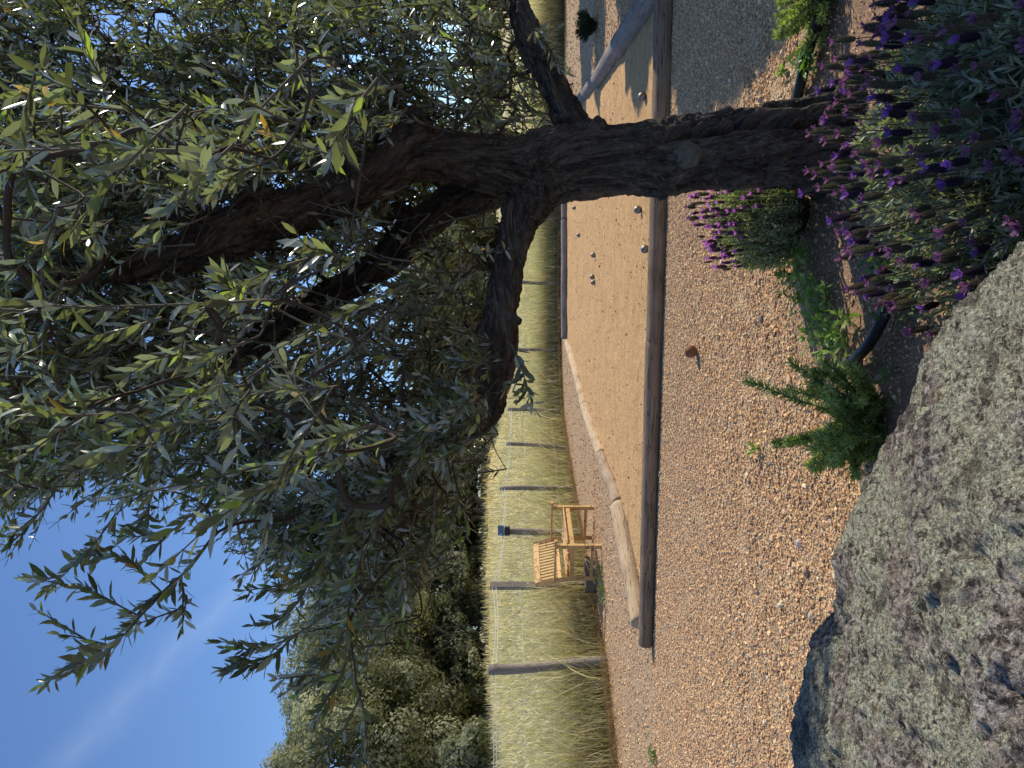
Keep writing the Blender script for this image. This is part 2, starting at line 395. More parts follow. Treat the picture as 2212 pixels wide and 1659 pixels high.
# ------------------------------------------------------------------ gravel stones
CUBE = np.array([[x,y,z] for x in(-1,1) for y in(-1,1) for z in(-1,1)], float); CF = np.array([[0,1,3,2],[4,6,7,5],[0,4,5,1],[2,3,7,6],[0,2,6,4],[1,5,7,3]])
PAL = np.array([(.72,.46,.30),(.76,.52,.35),(.62,.38,.25),(.80,.58,.40),(.54,.33,.24),(.42,.30,.25),(.78,.66,.54),(.33,.30,.28),(.68,.47,.33),(.84,.58,.33)])
def stones(P, size, seedc=None):
    n = len(P); S = size[:,None]*rng.uniform([.55,.55,.35],[1.15,.9,.75],(n,3))*.5
    v = CUBE[None]*S[:,None]*(1+rng.uniform(-.38,.25,(n,8,3)))
    a = rng.uniform(0,6.28,n); b = rng.normal(0,.35,n); ca,sa,cb,sb = np.cos(a),np.sin(a),np.cos(b),np.sin(b)
    x,y,z = v[...,0],v[...,1],v[...,2]
    y, z = y*cb[:,None]-z*sb[:,None], y*sb[:,None]+z*cb[:,None]
    x, y = x*ca[:,None]-y*sa[:,None], x*sa[:,None]+y*ca[:,None]
    v = np.stack([x,y,z],-1)+P[:,None]
    F_ = (np.arange(n)[:,None,None]*8+CF[None]).reshape(-1,4)
    c = [1.02,1.01,.82]*PAL[rng.choice(len(PAL), n, p=[.2,.18,.14,.12,.1,.06,.05,.03,.07,.05])]*rng.uniform(.75,1.15,(n,1))
    return v.reshape(-1,3), F_, np.repeat(c,8,0)
def in_court(x, y):
    ok = (y>6.0)&(y<16); return (x>np.interp(y,CL[:,1],CL[:,0])-.0)&(x<np.interp(y,CR[:,1],CR[:,0]))&(y>6.4-.15*(x+2.1)-.0)&ok
Vs=[];Fs=[];Cs=[];nv=0
for (n, y0, y1, smin, smax) in ((125000,2.1,6.3,.006,.015),(16000,6.0,11,.012,.026),(9000,2.6,5.2,.015,.026),(9000,2.0,3.2,.004,.009),(7000,10,18,.018,.034)):
    y = np.sqrt(rng.uniform(y0**2, y1**2, n)); x = rng.uniform(-.56,.56,n)*y
    nz = noise(np.column_stack([x*1.5,y*1.5,x*0]),4)
    k = ~in_court(x,y) & (y < fence_y(x)+.15)
    if smax > .01: k &= (y+1.35*np.maximum(.12-x,0) > 3.02+.22*nz) | (rng.random(n)<.06)
    if y1==5.2: k &= rng.random(n) < .22
    k &= (noise(np.column_stack([x*1.1,y*1.1,x*0]),17)+.5*noise(np.column_stack([x*3,y*3,x*0]),18) > -.75) | (rng.random(n)<.35)
    nl = 6.35-.15*(x+2.13); k &= ~((abs(y-nl)<.09)&(x>-2.1))
    x, y = x[k], y[k]; sz = smin+(smax-smin)*rng.random(len(x))**1.6
    P = np.column_stack([x,y,gz(x,y)+sz*.18])
    v,f,c = stones(P, sz); Vs.append(v); Fs.append(f+nv); Cs.append(c); nv += len(v)
n=1500; y=rng.uniform(6.2,15.5,n); x=rng.uniform(-2,5.5,n); k=in_court(x,y); x,y=x[k],y[k]
v,f,c=stones(np.column_stack([x,y,x*0+.036]), rng.uniform(.006,.017,len(x))); Vs.append(v); Fs.append(f+nv); Cs.append(c*rng.choice([.25,.5,1.],len(x),p=[.5,.3,.2]).repeat(8)[:,None]); nv+=len(v)
tag(mk('gravel', np.concatenate(Vs), [np.concatenate(Fs)], M['pebble'], colr=np.concatenate(Cs), smooth=False), 'loose pinkish crushed gravel covering the yard', 'gravel', kind='stuff')
# larger stones one could pick out
def big_stone(X, Y, s, c, label):
    s = s*.72; c = tuple(v*.85 for v in c)
    d = CAMZ*F/(X-1106); p = at(X, Y, d); p[2] = gz(p[0],p[1])+s*.2
    u = nrm(rng.normal(size=(1,3)))
    import itertools
    th = np.linspace(0,math.pi,9); ph = np.arange(12)/12*2*math.pi
    V = np.array([[math.sin(a)*math.cos(b),math.sin(a)*math.sin(b),math.cos(a)] for a in th for b in ph])
    dirs = nrm(rng.normal(size=(9,3))); cut = rng.uniform(.55,.85,9)
    for dd, cc in zip(dirs, cut):
        h = V@dd; V = V-np.outer(np.maximum(h-cc,0), dd)
    V = V*np.array([.6,.45,.38])*s; i = (np.arange(8)[:,None]*12+np.arange(12)[None]); j = (np.arange(8)[:,None]*12+(np.arange(12)+1)[None]%12)
    F_ = np.stack([i,i+12,j+12,j],-1).reshape(-1,4)
    o = mk('stone', V, [F_], M['pebble'], colr=np.tile(np.array(c),(len(V),1)), smooth=False); o.location = p; o.rotation_euler = (0,0,rng.uniform(0,6))
    tag(o, label, 'stone', 'larger stones lying in the gravel')
for a in ((1690,1308,.05,(.62,.56,.44),'pale cream stone in the gravel beside the boulder ledge'),(1728,1175,.05,(.60,.57,.5),'whitish stone close to the boulder edge, beyond the rosemary'),
          (1648,757-69,.05,(.22,.20,.19),'dark grey stone in the gravel between the court and the weeds'),(1637,695,.045,(.36,.24,.17),'brown stone lying against the dark grey stone'),
          (1601,1325,.035,(.6,.52,.42),'small pale stone at mid gravel, left of the rusty ball'),(1573,918,.035,(.2,.2,.21),'small dark stone in open gravel near the rosemary tips'),
          (1622,1040,.045,(.33,.24,.2),'mauve brown stone by the rosemary tip'),(1665,1000,.04,(.4,.33,.28),'grey brown stone under the rosemary'),
          (1745,1235,.06,(.45,.31,.22),'reddish angular stone touching the boulder'),(1755,1330,.05,(.55,.48,.4),'grey white stone at the boulder edge'),
          (1642,610,.04,(.55,.42,.32),'buff stone in the gravel left of the purple lavender'),(1536,1170,.03,(.62,.58,.52),'tiny white stone in the gravel left of the court corner'),
          (1645,215,.05,(.5,.38,.28),'sunlit stone on the gravel right of the olive trunk')):
    big_stone(*a)

# ------------------------------------------------------------------ logs
LOGS = []
def log(p0, p1, r0, r1, m, label, bow=.02, z=None, seed=0):
    p0 = np.array([*p0, 0.]); p1 = np.array([*p1, 0.]); L = np.linalg.norm(p1-p0); n = int(L/.05)+4; ns = 28
    t = np.linspace(0,1,n); a = np.arange(ns)/ns*2*math.pi
    rad = (r0+(r1-r0)*t)[:,None]*np.ones(ns)
    X = t*L; P3 = np.stack([np.repeat(X[:,None],ns,1), rad*np.cos(a), rad*np.sin(a)],-1)
    nz = fbm(P3.reshape(-1,3)*[1.5,7,7], 3, seed).reshape(n,ns); nz2 = fbm(P3.reshape(-1,3)*[.6,2,2], 2, seed+5).reshape(n,ns)
    rad = rad*(1+.05*nz+.06*nz2)
    V = np.stack([np.repeat(X[:,None],ns,1), rad*np.cos(a)+(bow*np.sin(math.pi*t)*(1 if seed%2 else -1))[:,None], rad*np.sin(a)],-1)
    e = .985
    ends = []
    for k, xx in ((0,-.012),(n-1,L+.012)):
        ring = V[k].copy(); c = ring.mean(0); r2 = c+(ring-c)*.93; r2[:,0] = xx; ends.append((r2, np.array([[xx,c[1],c[2]]])))
    Vv = np.concatenate([V.reshape(-1,3), ends[0][0], ends[0][1], ends[1][0], ends[1][1]]); i = np.arange(n-1)[:,None]*ns; j = np.arange(ns)[None]; k = (j+1)%ns
    q = np.stack([i+j,i+k,i+ns+k,i+ns+j],-1).reshape(-1,4); b0 = n*ns; b1 = b0+ns+1; j = np.arange(ns); k = (j+1)%ns
    q2 = np.stack([b0+j, b0+k, k, j],-1); q3 = np.stack([(n-1)*ns+j,(n-1)*ns+k,b1+k,b1+j],-1)
    t1 = np.stack([np.full(ns,b0+ns), b0+k, b0+j],-1); t2 = np.stack([np.full(ns,b1+ns), b1+j, b1+k],-1)
    o = mk('border_log', Vv, [np.concatenate([q,q2,q3]), np.concatenate([t1,t2])], M[m])
    d = p1-p0; o.location = (*p0[:2], (r0*.55 if z is None else z)); o.rotation_euler = (0,0,math.atan2(d[1],d[0]))
    return tag(o, label, 'log', 'round timber logs edging the boules court')
log((-2.22,6.37),(.33,5.99),.062,.072,'log_dark','long dark weathered log forming the left half of the near court edge',.01,z=.055,seed=1)
log((.345,5.985),(3.6,5.5),.078,.092,'log_dark','dark log of the near court edge passing behind the olive trunk to the right',.0,seed=2)
log((-2.15,6.72),(-1.31,7.95),.085,.10,'log_blond','thick pale bleached log meeting the dark near log at the court corner',.0,seed=3)
log((-1.29,8.0),(-.93,9.5),.085,.085,'log_tan','brown log right behind the pale corner log on the left court edge',.0,seed=4)
log((-.91,9.55),(-.37,11.75),.078,.085,'log_blond','blond log in the middle of the left court edge beyond the bench',.02,seed=5)
log((-.35,11.8),(.86,15.55),.078,.08,'log_blond','blond log farthest along the left court edge, bent where it meets the far log',.05,seed=6)
log((.98,15.85),(3.5,16.0),.10,.095,'log_grey','grey log along the far edge of the court, left of the olive trunk',.0,seed=7)
log((3.55,16.0),(5.75,16.1),.095,.1,'log_grey','far edge log of the court hidden mostly by the olive trunk',.0,seed=8)
log((3.12,5.85),(3.62,8.0),.10,.105,'log_grey','big cracked pale grey log at the near right court corner',.0,seed=9)
log((3.64,8.05),(4.12,10.15),.098,.095,'log_grey','smooth pale log in the middle of the right court edge',.0,seed=10)
log((4.2,10.2),(5.72,15.8),.085,.09,'log_grey','partly sunken grey log at the far end of the right court edge',.02,z=.03,seed=11)

# ------------------------------------------------------------------ boules
def ball(name, X, Y, r, m, label, cat='boule', group='steel boules scattered on the court', zoff=.02):
    d = (CAMZ-zoff)*F/(X-1106); p = at(X, Y, d); nu, nvv = 24, 16
    th = np.linspace(0,math.pi,nvv+1); ph = np.arange(nu)/nu*2*math.pi
    V = np.array([[math.sin(a)*math.cos(b),math.sin(a)*math.sin(b),math.cos(a)] for a in th for b in ph])*r
    i = (np.arange(nvv)[:,None]*nu+np.arange(nu)[None]); j = (np.arange(nvv)[:,None]*nu+((np.arange(nu)+1)%nu)[None])
    o = mk(name, V, [np.stack([i,i+nu,j+nu,j],-1).reshape(-1,4)], M[m]); o.location = (p[0], p[1], zoff+r*.93)
    g = G()
    for lat in ((.25,.0) if cat=='boule' else ()):
        a = np.linspace(0,2*math.pi,33); rr = r*math.cos(lat)*1.004; P = np.stack([rr*np.cos(a), rr*np.sin(a), np.full(33, r*math.sin(lat))],-1)@np.array(Matrix.Rotation(.9,3,'X')).T
        g.tube(P, .0006, 4, False)
    if cat=='boule': g.build('groove', M['plastic'], o, origin=np.zeros(3))
    tag(o, label, cat, group)
ball('boule',1386,453,.037,'steel','steel boule just left of the olive trunk, nearest of the ones left of it')
ball('boule',1396,208,.037,'steel','steel boule at the shadow edge right of the olive trunk')
ball('boule',1244,449,.036,'steel','farthest steel boule, beside the trunk by the far log')
ball('boule',1254,508,.036,'steel','steel boule a little inside the far log, second farthest')
ball('boule',1287,551,.037,'steel','lone steel boule mid court between the pair and the far boules')
ball('boule',1285,598,.037,'steel','right boule of the touching pair in mid court')
ball('boule',1287,610,.037,'steel','left boule of the touching pair in mid court')
ball('boule',1402,538,.037,'steel','steel boule half hidden behind the near log')
ball('jack_ball',1297,575,.013,'rust','tiny jack ball lying between the steel boules','jack',None)
ball('rusty_ball',1505,759,.041,'rust','rusty brown ball lying alone on the gravel outside the court','ball',None,.008)

# ------------------------------------------------------------------ bench
def bench():
    L = 1.05; D = .58
    root = empty('garden_bench', (-2.16, 9.95, 0), math.atan2(.93,.37))   # local x along the front, local y to the back
    tag(root, 'small reddish wooden slatted bench with armrests facing the court by the fence', 'bench')
    o0 = np.zeros(3)
    def bx(name, c, s, rot=None, par=root, bev=.006):
        g = G().box(c, s, rot); o = g.build(name, M['teak'], par, smooth=False, origin=o0)
        b = o.modifiers.new('b','BEVEL'); b.width = bev; b.segments = 2; return o
    for x in (.03, L-.03):
        bx('front_leg', (x,.03,.30), (.055,.055,.60))
        g = G(); 
        g.tube([(x,D-.03,-.01),(x,D-.03,.42),(x,D+.0,.60),(x,D+.08,.88)], .036, 4); ob = g.build('back_leg', M['teak'], root, smooth=False, origin=o0)
        # armrest with rounded nose
        g = G().box((x,.27,.615),(.06,.62,.028)); g.box((x,-.045,.608),(.06,.03,.05)); o = g.build('armrest', M['teak'], root, smooth=False, origin=o0); b = o.modifiers.new('b','BEVEL'); b.width=.01; b.segments=3
        bx('side_rail', (x,.29,.12),(.03,.50,.045)); bx('side_rail', (x,.29,.385),(.03,.50,.06))
    bx('apron', (L/2,.03,.40),(L-.12,.028,.085)); bx('apron', (L/2,D-.04,.40),(L-.12,.028,.07))
    for k in range(7):
        bx('seat_slat', (L/2, .02+k*.083, .452-.012*math.sin(k/6*math.pi)), (L-.10,.062,.02))
    th = math.atan2(.08,.28); rot = np.array(Matrix.Rotation(-th,3,'X'))
    def bk(z): return D-.0+.08*(z-.6)/.28
    bx('top_rail', (L/2,bk(.84),.84),(L-.1,.03,.085),rot); bx('bottom_rail', (L/2,bk(.54)+.015,.54),(L-.1,.03,.06),rot)
    for k in range(13):
        bx('back_slat', (.115+k*(L-.23)/12, bk(.69), .69),(.032,.014,.25),rot, bev=.002)
bench()
# weathered block under the bench
g = G().box((0,0,0),(.5,.22,.16)); o = g.build('timber_block', M['log_grey'], smooth=False); o.location = (-2.75,10.75,.07); o.rotation_euler=(0,.05,.9)
b = o.modifiers.new('b','BEVEL'); b.width=.02; b.segments=2
tag(o, 'squat grey timber block lying in the dry grass behind the bench', 'timber block')

# ------------------------------------------------------------------ fence
fence = empty('wire_fence', (-2.5,12.6,0)); tag(fence, 'rustic post and wire fence between the gravel and the tall grass', 'fence')
POSTS = [(-5.2,7.6,1.5,.055,0,0),(-3.53,9.46,1.50,.065,-.10,.02),(-2.98,11.2,1.53,.062,-.07,.02),(-2.5,12.6,1.42,.058,0,0),(-1.96,14.1,1.43,.045,-.02,0),(-1.36,15.8,1.32,.045,.10,0),(-.64,17.4,1.30,.042,.06,0),(.83,18.3,1.25,.045,.03,0),(2.5,18.6,1.2,.045,.06,0),(4.1,18.4,1.2,.045,0,0),(6.2,17.6,.95,.05,.0,0),(9,17,1.2,.05,0,0)]
tops = []
for k,(x,y,h,r,lx,ly) in enumerate(POSTS):
    z0 = float(gz(x,y)); n = 16; t = np.linspace(0,1,n); ns = 12 if k!=2 else 4
    P = np.column_stack([x+lx*t+.012*np.sin(t*5+k), y+ly*t+.01*np.sin(t*4+2*k), z0-.05+(h+.05)*t])
    v, fs = tube(P, r*(1+.06*np.sin(t*7+k)), 14 if k!=2 else 4, True)
    v = v+ (.12*r*fbm(v*[9,9,3],3,k))[:,None]*nrm(v-np.array([x,y,0]))*[1,1,0]
    o = mk('post', v, fs, M['post'], fence, smooth=(k!=2)); tops.append(P[-1]-[0,0,.03])
tops = np.array(tops)
def wires(zf, sag, rad, col_='wire', y_off=0):
    for a, b in zip(tops[:-1], tops[1:]):
        t = np.linspace(0,1,14)[:,None]; ga = float(gz(*a[:2])); gb = float(gz(*b[:2]))
        A = np.array([a[0],a[1],ga+(a[2]-ga)*zf]); B = np.array([b[0],b[1],gb+(b[2]-gb)*zf])
        P = A+(B-A)*t; P[:,2] -= sag*4*(t*(1-t))[:,0]; P[:,1] -= .05+y_off
        mk('wire', *tube(P, rad, 5, False), M[col_], fence)
wires(1.0,.06,.0035); wires(.96,.03,.0035)
for z in (.72,.48,.25): wires(z,.01,.0016)
# solar energiser hanging on the third post
p = tops[3]; e = empty('solar_energiser', (p[0], p[1]-.08, p[2]-.08)); tag(e, 'small blue grey solar energiser box fixed on top of the fence post behind the bench', 'energiser')
c = np.array(e.location)
o = G().box(c+[0.02,0,-.03],(.15,.08,.09)).build('box', M['plastic'], e, smooth=False); o.modifiers.new('b','BEVEL').width=.01
rt = np.array(Matrix.Rotation(R(48),3,'X'))
o = G().box(c+[0.03,-.02,.08],(.165,.12,.010),rt).build('solar_panel', M['panel'], e, smooth=False)
G().box(c+[0.03,-.015,.072],(.18,.135,.010),rt).build('frame', M['wire'], e, smooth=False)
a_ = np.linspace(0,math.pi,10); G().tube(np.stack([c[0]-.09+0*a_, c[1]-.05+.03*np.cos(a_), c[2]+.03+.04*np.sin(a_)],-1),.008,6).build('bracket', M['wire'], e)

# ------------------------------------------------------------------ blades / leaves batch builders
def blades(P, H, W, lean, az, c0, c1, bend=.5):
    n = len(P); d = np.column_stack([np.cos(az),np.sin(az),np.zeros(n)]); fa = rng.uniform(0,6.28,n); w = np.column_stack([np.cos(fa),np.sin(fa),np.zeros(n)])*(W/2)[:,None]
    V = np.zeros((n,7,3)); C = np.zeros((n,7,3))
    for k,(t,wf) in enumerate(((0,1),(.4,.9),(.78,.55))):
        ctr = P+np.column_stack([np.zeros(n),np.zeros(n),H*t*(1-.15*lean*t)])+d*(H*lean*(t**1.8))[:,None]
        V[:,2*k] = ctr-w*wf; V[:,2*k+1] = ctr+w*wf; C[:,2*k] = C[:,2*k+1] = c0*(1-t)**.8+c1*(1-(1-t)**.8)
    V[:,6] = P+np.column_stack([np.zeros(n),np.zeros(n),H*(1-.15*lean)])+d*(H*lean)[:,None]; C[:,6] = c1
    b = np.arange(n)[:,None]*7
    q = np.concatenate([b+np.array([[0,1,3,2]]), b+np.array([[2,3,5,4]])]); t3 = b+np.array([[4,5,6]])
    return V.reshape(-1,3), q, t3, C.reshape(-1,3)
def grass_batch(n, bmin, bmax, hmin, hmax, wd, umin=-.58, umax=.58, short=False):
    # sample in fence-beyond coordinates
    x = rng.uniform(-14, 17, n*3); b = bmin+(bmax-bmin)*rng.random(n*3)**1.3; y = fence_y(x)+b
    k = (x/y>umin)&(x/y<umax); x, y, b = x[k][:n], y[k][:n], b[k][:n]; n = len(x)
    P = np.column_stack([x,y,gz(x,y)]); nz = noise(np.column_stack([x*.55,y*.55,x*0]),11); nf = noise(np.column_stack([x*2,y*2,x*0]),12)
    H = rng.uniform(hmin,hmax,n)*(1+.30*nz+.16*nf); W = wd*rng.uniform(.6,1.4,n)
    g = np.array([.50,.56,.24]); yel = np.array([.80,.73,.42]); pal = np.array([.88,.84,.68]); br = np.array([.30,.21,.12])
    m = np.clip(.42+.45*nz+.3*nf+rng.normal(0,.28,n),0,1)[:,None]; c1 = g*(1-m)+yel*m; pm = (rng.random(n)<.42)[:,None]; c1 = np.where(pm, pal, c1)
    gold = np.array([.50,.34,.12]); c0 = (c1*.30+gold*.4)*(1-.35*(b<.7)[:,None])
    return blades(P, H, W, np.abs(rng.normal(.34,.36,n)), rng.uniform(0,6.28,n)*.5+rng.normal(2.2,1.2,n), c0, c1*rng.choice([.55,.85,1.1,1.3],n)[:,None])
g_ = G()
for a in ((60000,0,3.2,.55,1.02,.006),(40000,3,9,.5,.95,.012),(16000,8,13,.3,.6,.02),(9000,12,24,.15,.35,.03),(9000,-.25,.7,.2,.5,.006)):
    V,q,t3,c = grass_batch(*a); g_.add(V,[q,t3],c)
n=5200; x=rng.uniform(-9,9,n); b=rng.random(n)**1.2*5; y=fence_y(x)+b; k=abs(x/y)<.58; x,y=x[k],y[k]; n=len(x)
cc_=np.array([(.86,.80,.56),(.70,.52,.26),(.50,.55,.26)])[rng.integers(0,3,n)]
V,q,t3,c=blades(np.column_stack([x,y,gz(x,y)]),rng.uniform(.7,1.15,n),rng.uniform(.008,.014,n),rng.uniform(.3,1.1,n),rng.uniform(0,6.28,n),cc_*.6,cc_); g_.add(V,[q,t3],c)
# fallen straw at the fence foot
n=9000; x=rng.uniform(-7,7,n); y=fence_y(x)+rng.normal(0,.28,n); k=abs(x/y)<.58; x,y=x[k],y[k]; n=len(x)
V,q,t3,c=blades(np.column_stack([x,y,gz(x,y)+.005]),rng.uniform(.12,.35,n),np.full(n,.006),rng.uniform(1.5,3,n),rng.uniform(0,6.28,n),np.tile([.30,.21,.12],(n,1)),np.tile([.52,.40,.25],(n,1))*rng.uniform(.6,1.2,(n,1)))
V[:,2]=np.minimum(V[:,2], gz(V[:,0],V[:,1])+.09); g_.add(V,[q,t3],c)
# seed heads (wild oats) as drooping spikelets
n=9000; x=rng.uniform(-8,8,n); b=rng.random(n)**1.4*4; y=fence_y(x)+b; k=abs(x/y)<.58; x,y=x[k],y[k]; n=len(x)
P=np.column_stack([x,y,gz(x,y)+rng.uniform(.75,1.18,n)]); V,q,t3,c=blades(P,rng.uniform(.05,.09,n)*-.7,np.full(n,.018),rng.uniform(.3,1.2,n)*-1,rng.uniform(0,6.28,n),np.tile([.7,.62,.44],(n,1)),np.tile([.8,.72,.55],(n,1))); g_.add(V,[q,t3],c)
tag(g_.build('meadow_grass', M['grass']), 'tall pale wild grass and oats growing beyond the fence', 'grass', kind='stuff')

# ------------------------------------------------------------------ background trees
def diamonds(P, N, s, c, asp=.5):
    n = len(P); N = nrm(N); a = nrm(np.cross(N, rng.normal(size=(n,3)))); b = np.cross(N, a)
    V = np.stack([P-a*s[:,None], P-b*(s*asp)[:,None], P+a*s[:,None], P+b*(s*asp)[:,None]],1)
    return V.reshape(-1,3), np.arange(n*4).reshape(n,4), np.repeat(c,4,0)
def tree(name, x, y, h, rx, n, label, cat='tree', col_a=(.10,.125,.045), col_b=(.23,.25,.12), leaf=.068, nb=46, low=.18, trunk_r=.16, off=None, stems=4, group='trees standing beyond the field'):
    z0 = float(gz(x,y)); root = empty(name, (x,y,z0)); tag(root, label, cat, group)
    cz = z0+h*(.5+low/2); rz = h*(.5-low/2)
    C = []; 
    while len(C) < nb:
        v = rng.uniform(-1,1,3); l = np.linalg.norm(v)
        if .45 < l < 1: C.append(v*.78)
    C = np.array(C); r = rng.uniform(.13,.34,nb)
    ctr = C*[rx,rx,rz]+[x,y,cz]; k = rng.choice(nb, n, p=r**2/np.sum(r**2)); u = nrm(rng.normal(size=(n,3))); rad = r[k]*(rng.random(n)**.28)
    P = ctr[k]+u*rad[:,None]*np.array([rx,rx,rz*1.05])
    P = P+.25*np.column_stack([noise(P*1.3,31),noise(P*1.3,32),noise(P*1.3,33)])
    P[:,2] = np.maximum(P[:,2], z0+.1)
    keep = noise(P*.9, 21)+.5*noise(P*2.3,22) > -.62; P, u, k = P[keep], u[keep], k[keep]; n = len(P)
    tt = np.clip(.45+.35*noise(P*.8,23)+rng.normal(0,.10,n)+.30*u[:,2]+.2*u[:,0],0,1)[:,None]  # sunlight painted into leaf colour: clump tops and right sides lighter
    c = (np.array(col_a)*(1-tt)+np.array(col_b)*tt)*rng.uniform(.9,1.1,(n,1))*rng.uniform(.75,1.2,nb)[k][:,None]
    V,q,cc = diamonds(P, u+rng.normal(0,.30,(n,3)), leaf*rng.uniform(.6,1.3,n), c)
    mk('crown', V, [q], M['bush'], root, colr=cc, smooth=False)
    g = G(); ty = y
    for s in range(stems):
        a = rng.uniform(0,6.28); tp = ctr[rng.integers(nb)]
        P0 = np.array([x+.25*math.cos(a), ty+.25*math.sin(a), z0-.1]); mid = P0*.5+tp*.5+rng.normal(0,.35,3)*[1,1,.4]
        Q = spline([P0, mid*.6+P0*.4+[0,0,.3], mid, tp], 16); g.tube(Q, np.linspace(trunk_r, trunk_r*.25, 16), 8, False)
        for e in range(4):
            i = rng.integers(5,13); t2 = ctr[rng.integers(nb)]; Q2 = spline([Q[i], (Q[i]+t2)/2+rng.normal(0,.3,3), t2], 10); g.tube(Q2, np.linspace(trunk_r*.42,trunk_r*.12,10), 6, False)
    g.build('trunk', M['treebark'], root)
def txy(Y, d): return (829.5-Y)/F*d, d
def bgt(Y, d, Xtop, rx, n, label, **k):
    x, y = txy(Y, d); h = CAMZ+(1106-Xtop)/F*d-float(gz(x,y)); tree('wild_tree', x, y, h, rx, n, label, **k)
gy = dict(col_a=(.09,.105,.045), col_b=(.27,.28,.155))
gy = dict(col_a=(.12,.13,.065), col_b=(.36,.37,.235), low=.04)
bgt(1640,22,545,3.5,80000,'tall grey green tree filling the left edge behind the fence, tallest of all', nb=80, **gy)
bgt(1395,26,565,3.5,74000,'tall rounded grey green tree with pale branches, second from the left', nb=76, **gy)
bgt(1200,29,640,3.1,46000,'looser tree right of the tall rounded ones, sky showing in its top', nb=60, col_a=(.10,.12,.05), col_b=(.32,.34,.18), low=.05)
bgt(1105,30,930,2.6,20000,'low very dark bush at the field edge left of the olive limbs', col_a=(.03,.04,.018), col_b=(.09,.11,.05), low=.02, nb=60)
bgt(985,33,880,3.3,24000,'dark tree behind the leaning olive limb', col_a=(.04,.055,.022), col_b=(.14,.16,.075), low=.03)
bgt(800,36,860,3.8,26000,'pale silvery tree seen under the olive branches', leaf=.1, col_a=(.18,.20,.12), col_b=(.45,.47,.32), low=.03)
bgt(600,38,850,3.8,26000,'pale silvery tree with sky above it beside the forked branches', leaf=.1, col_a=(.18,.20,.12), col_b=(.46,.48,.34), low=.03)
bgt(430,40,930,3.4,18000,'small grey green tree seen in the notch of the olive trunk', leaf=.1, col_a=(.16,.18,.10), col_b=(.38,.40,.26), low=.03)
bgt(200,40,1010,3.4,12000,'low pale tree behind the right olive limb', leaf=.1, col_a=(.16,.18,.10), col_b=(.40,.42,.26), low=.03)
bgt(20,38,980,3.4,12000,'green tree at the far right edge beyond the grass', leaf=.1, col_a=(.13,.17,.07), col_b=(.34,.38,.20), low=.03)
bgt(1290,27,940,2.4,16000,'low dark thicket under the tall rounded tree', col_a=(.08,.09,.05), col_b=(.27,.28,.17), low=.0, stems=5, nb=60)
bgt(1500,25,920,2.4,20000,'low dark thicket between the two tall trees', col_a=(.08,.09,.05), col_b=(.27,.28,.17), low=.0, stems=5, nb=60)
bgt(1660,17.5,960,1.5,12000,'low dark thicket at the left edge in front of the tallest tree', col_a=(.08,.09,.05), col_b=(.27,.28,.17), low=.0, stems=5)
for Y_,d_,X_,lab in ((1165,40,930,'back row tree closing the gap above the energiser post'),(1560,30,760,'back row tree deep behind the tallest tree'),(1300,31,800,'back row tree filling the gap behind the rounded tree'),(1120,36,880,'back row tree over the low very dark bush'),(900,42,930,'back row tree between the dark one and the silvery one'),(700,44,930,'back row tree between the two silvery trees'),(520,46,960,'back row tree right of the silvery trees'),(310,46,1000,'back row tree hidden behind the olive trunk')):
    bgt(Y_,d_,X_,4.2,15000,lab, leaf=.13, col_a=(.06,.075,.035), col_b=(.20,.22,.12), low=.0, nb=50)
# trees just outside the picture on the right, whose shade falls on the court and the bed
for (x,y,h,rx,n,lab) in ((6.3,6.5,3.2,1.5,26000,'shade tree just off the right of the near gravel'),(7.75,8.8,3.6,1.5,26000,'shade tree off the right corner of the court'),
                         (8.9,12.8,3.8,1.7,24000,'shade tree farthest off to the right of the court'),(3.85,2.55,2.75,1.15,28000,'shade tree off to the right of the planting bed'),(4.6,5.2,2.5,1.3,26000,'shade tree between the bed and the near gravel, off to the right')):
    tree('shade_tree', x, y, h, rx, int(n*1.5*(.5 if x<4 else 1)), lab, leaf=.11, low=.0, nb=60, group=None)

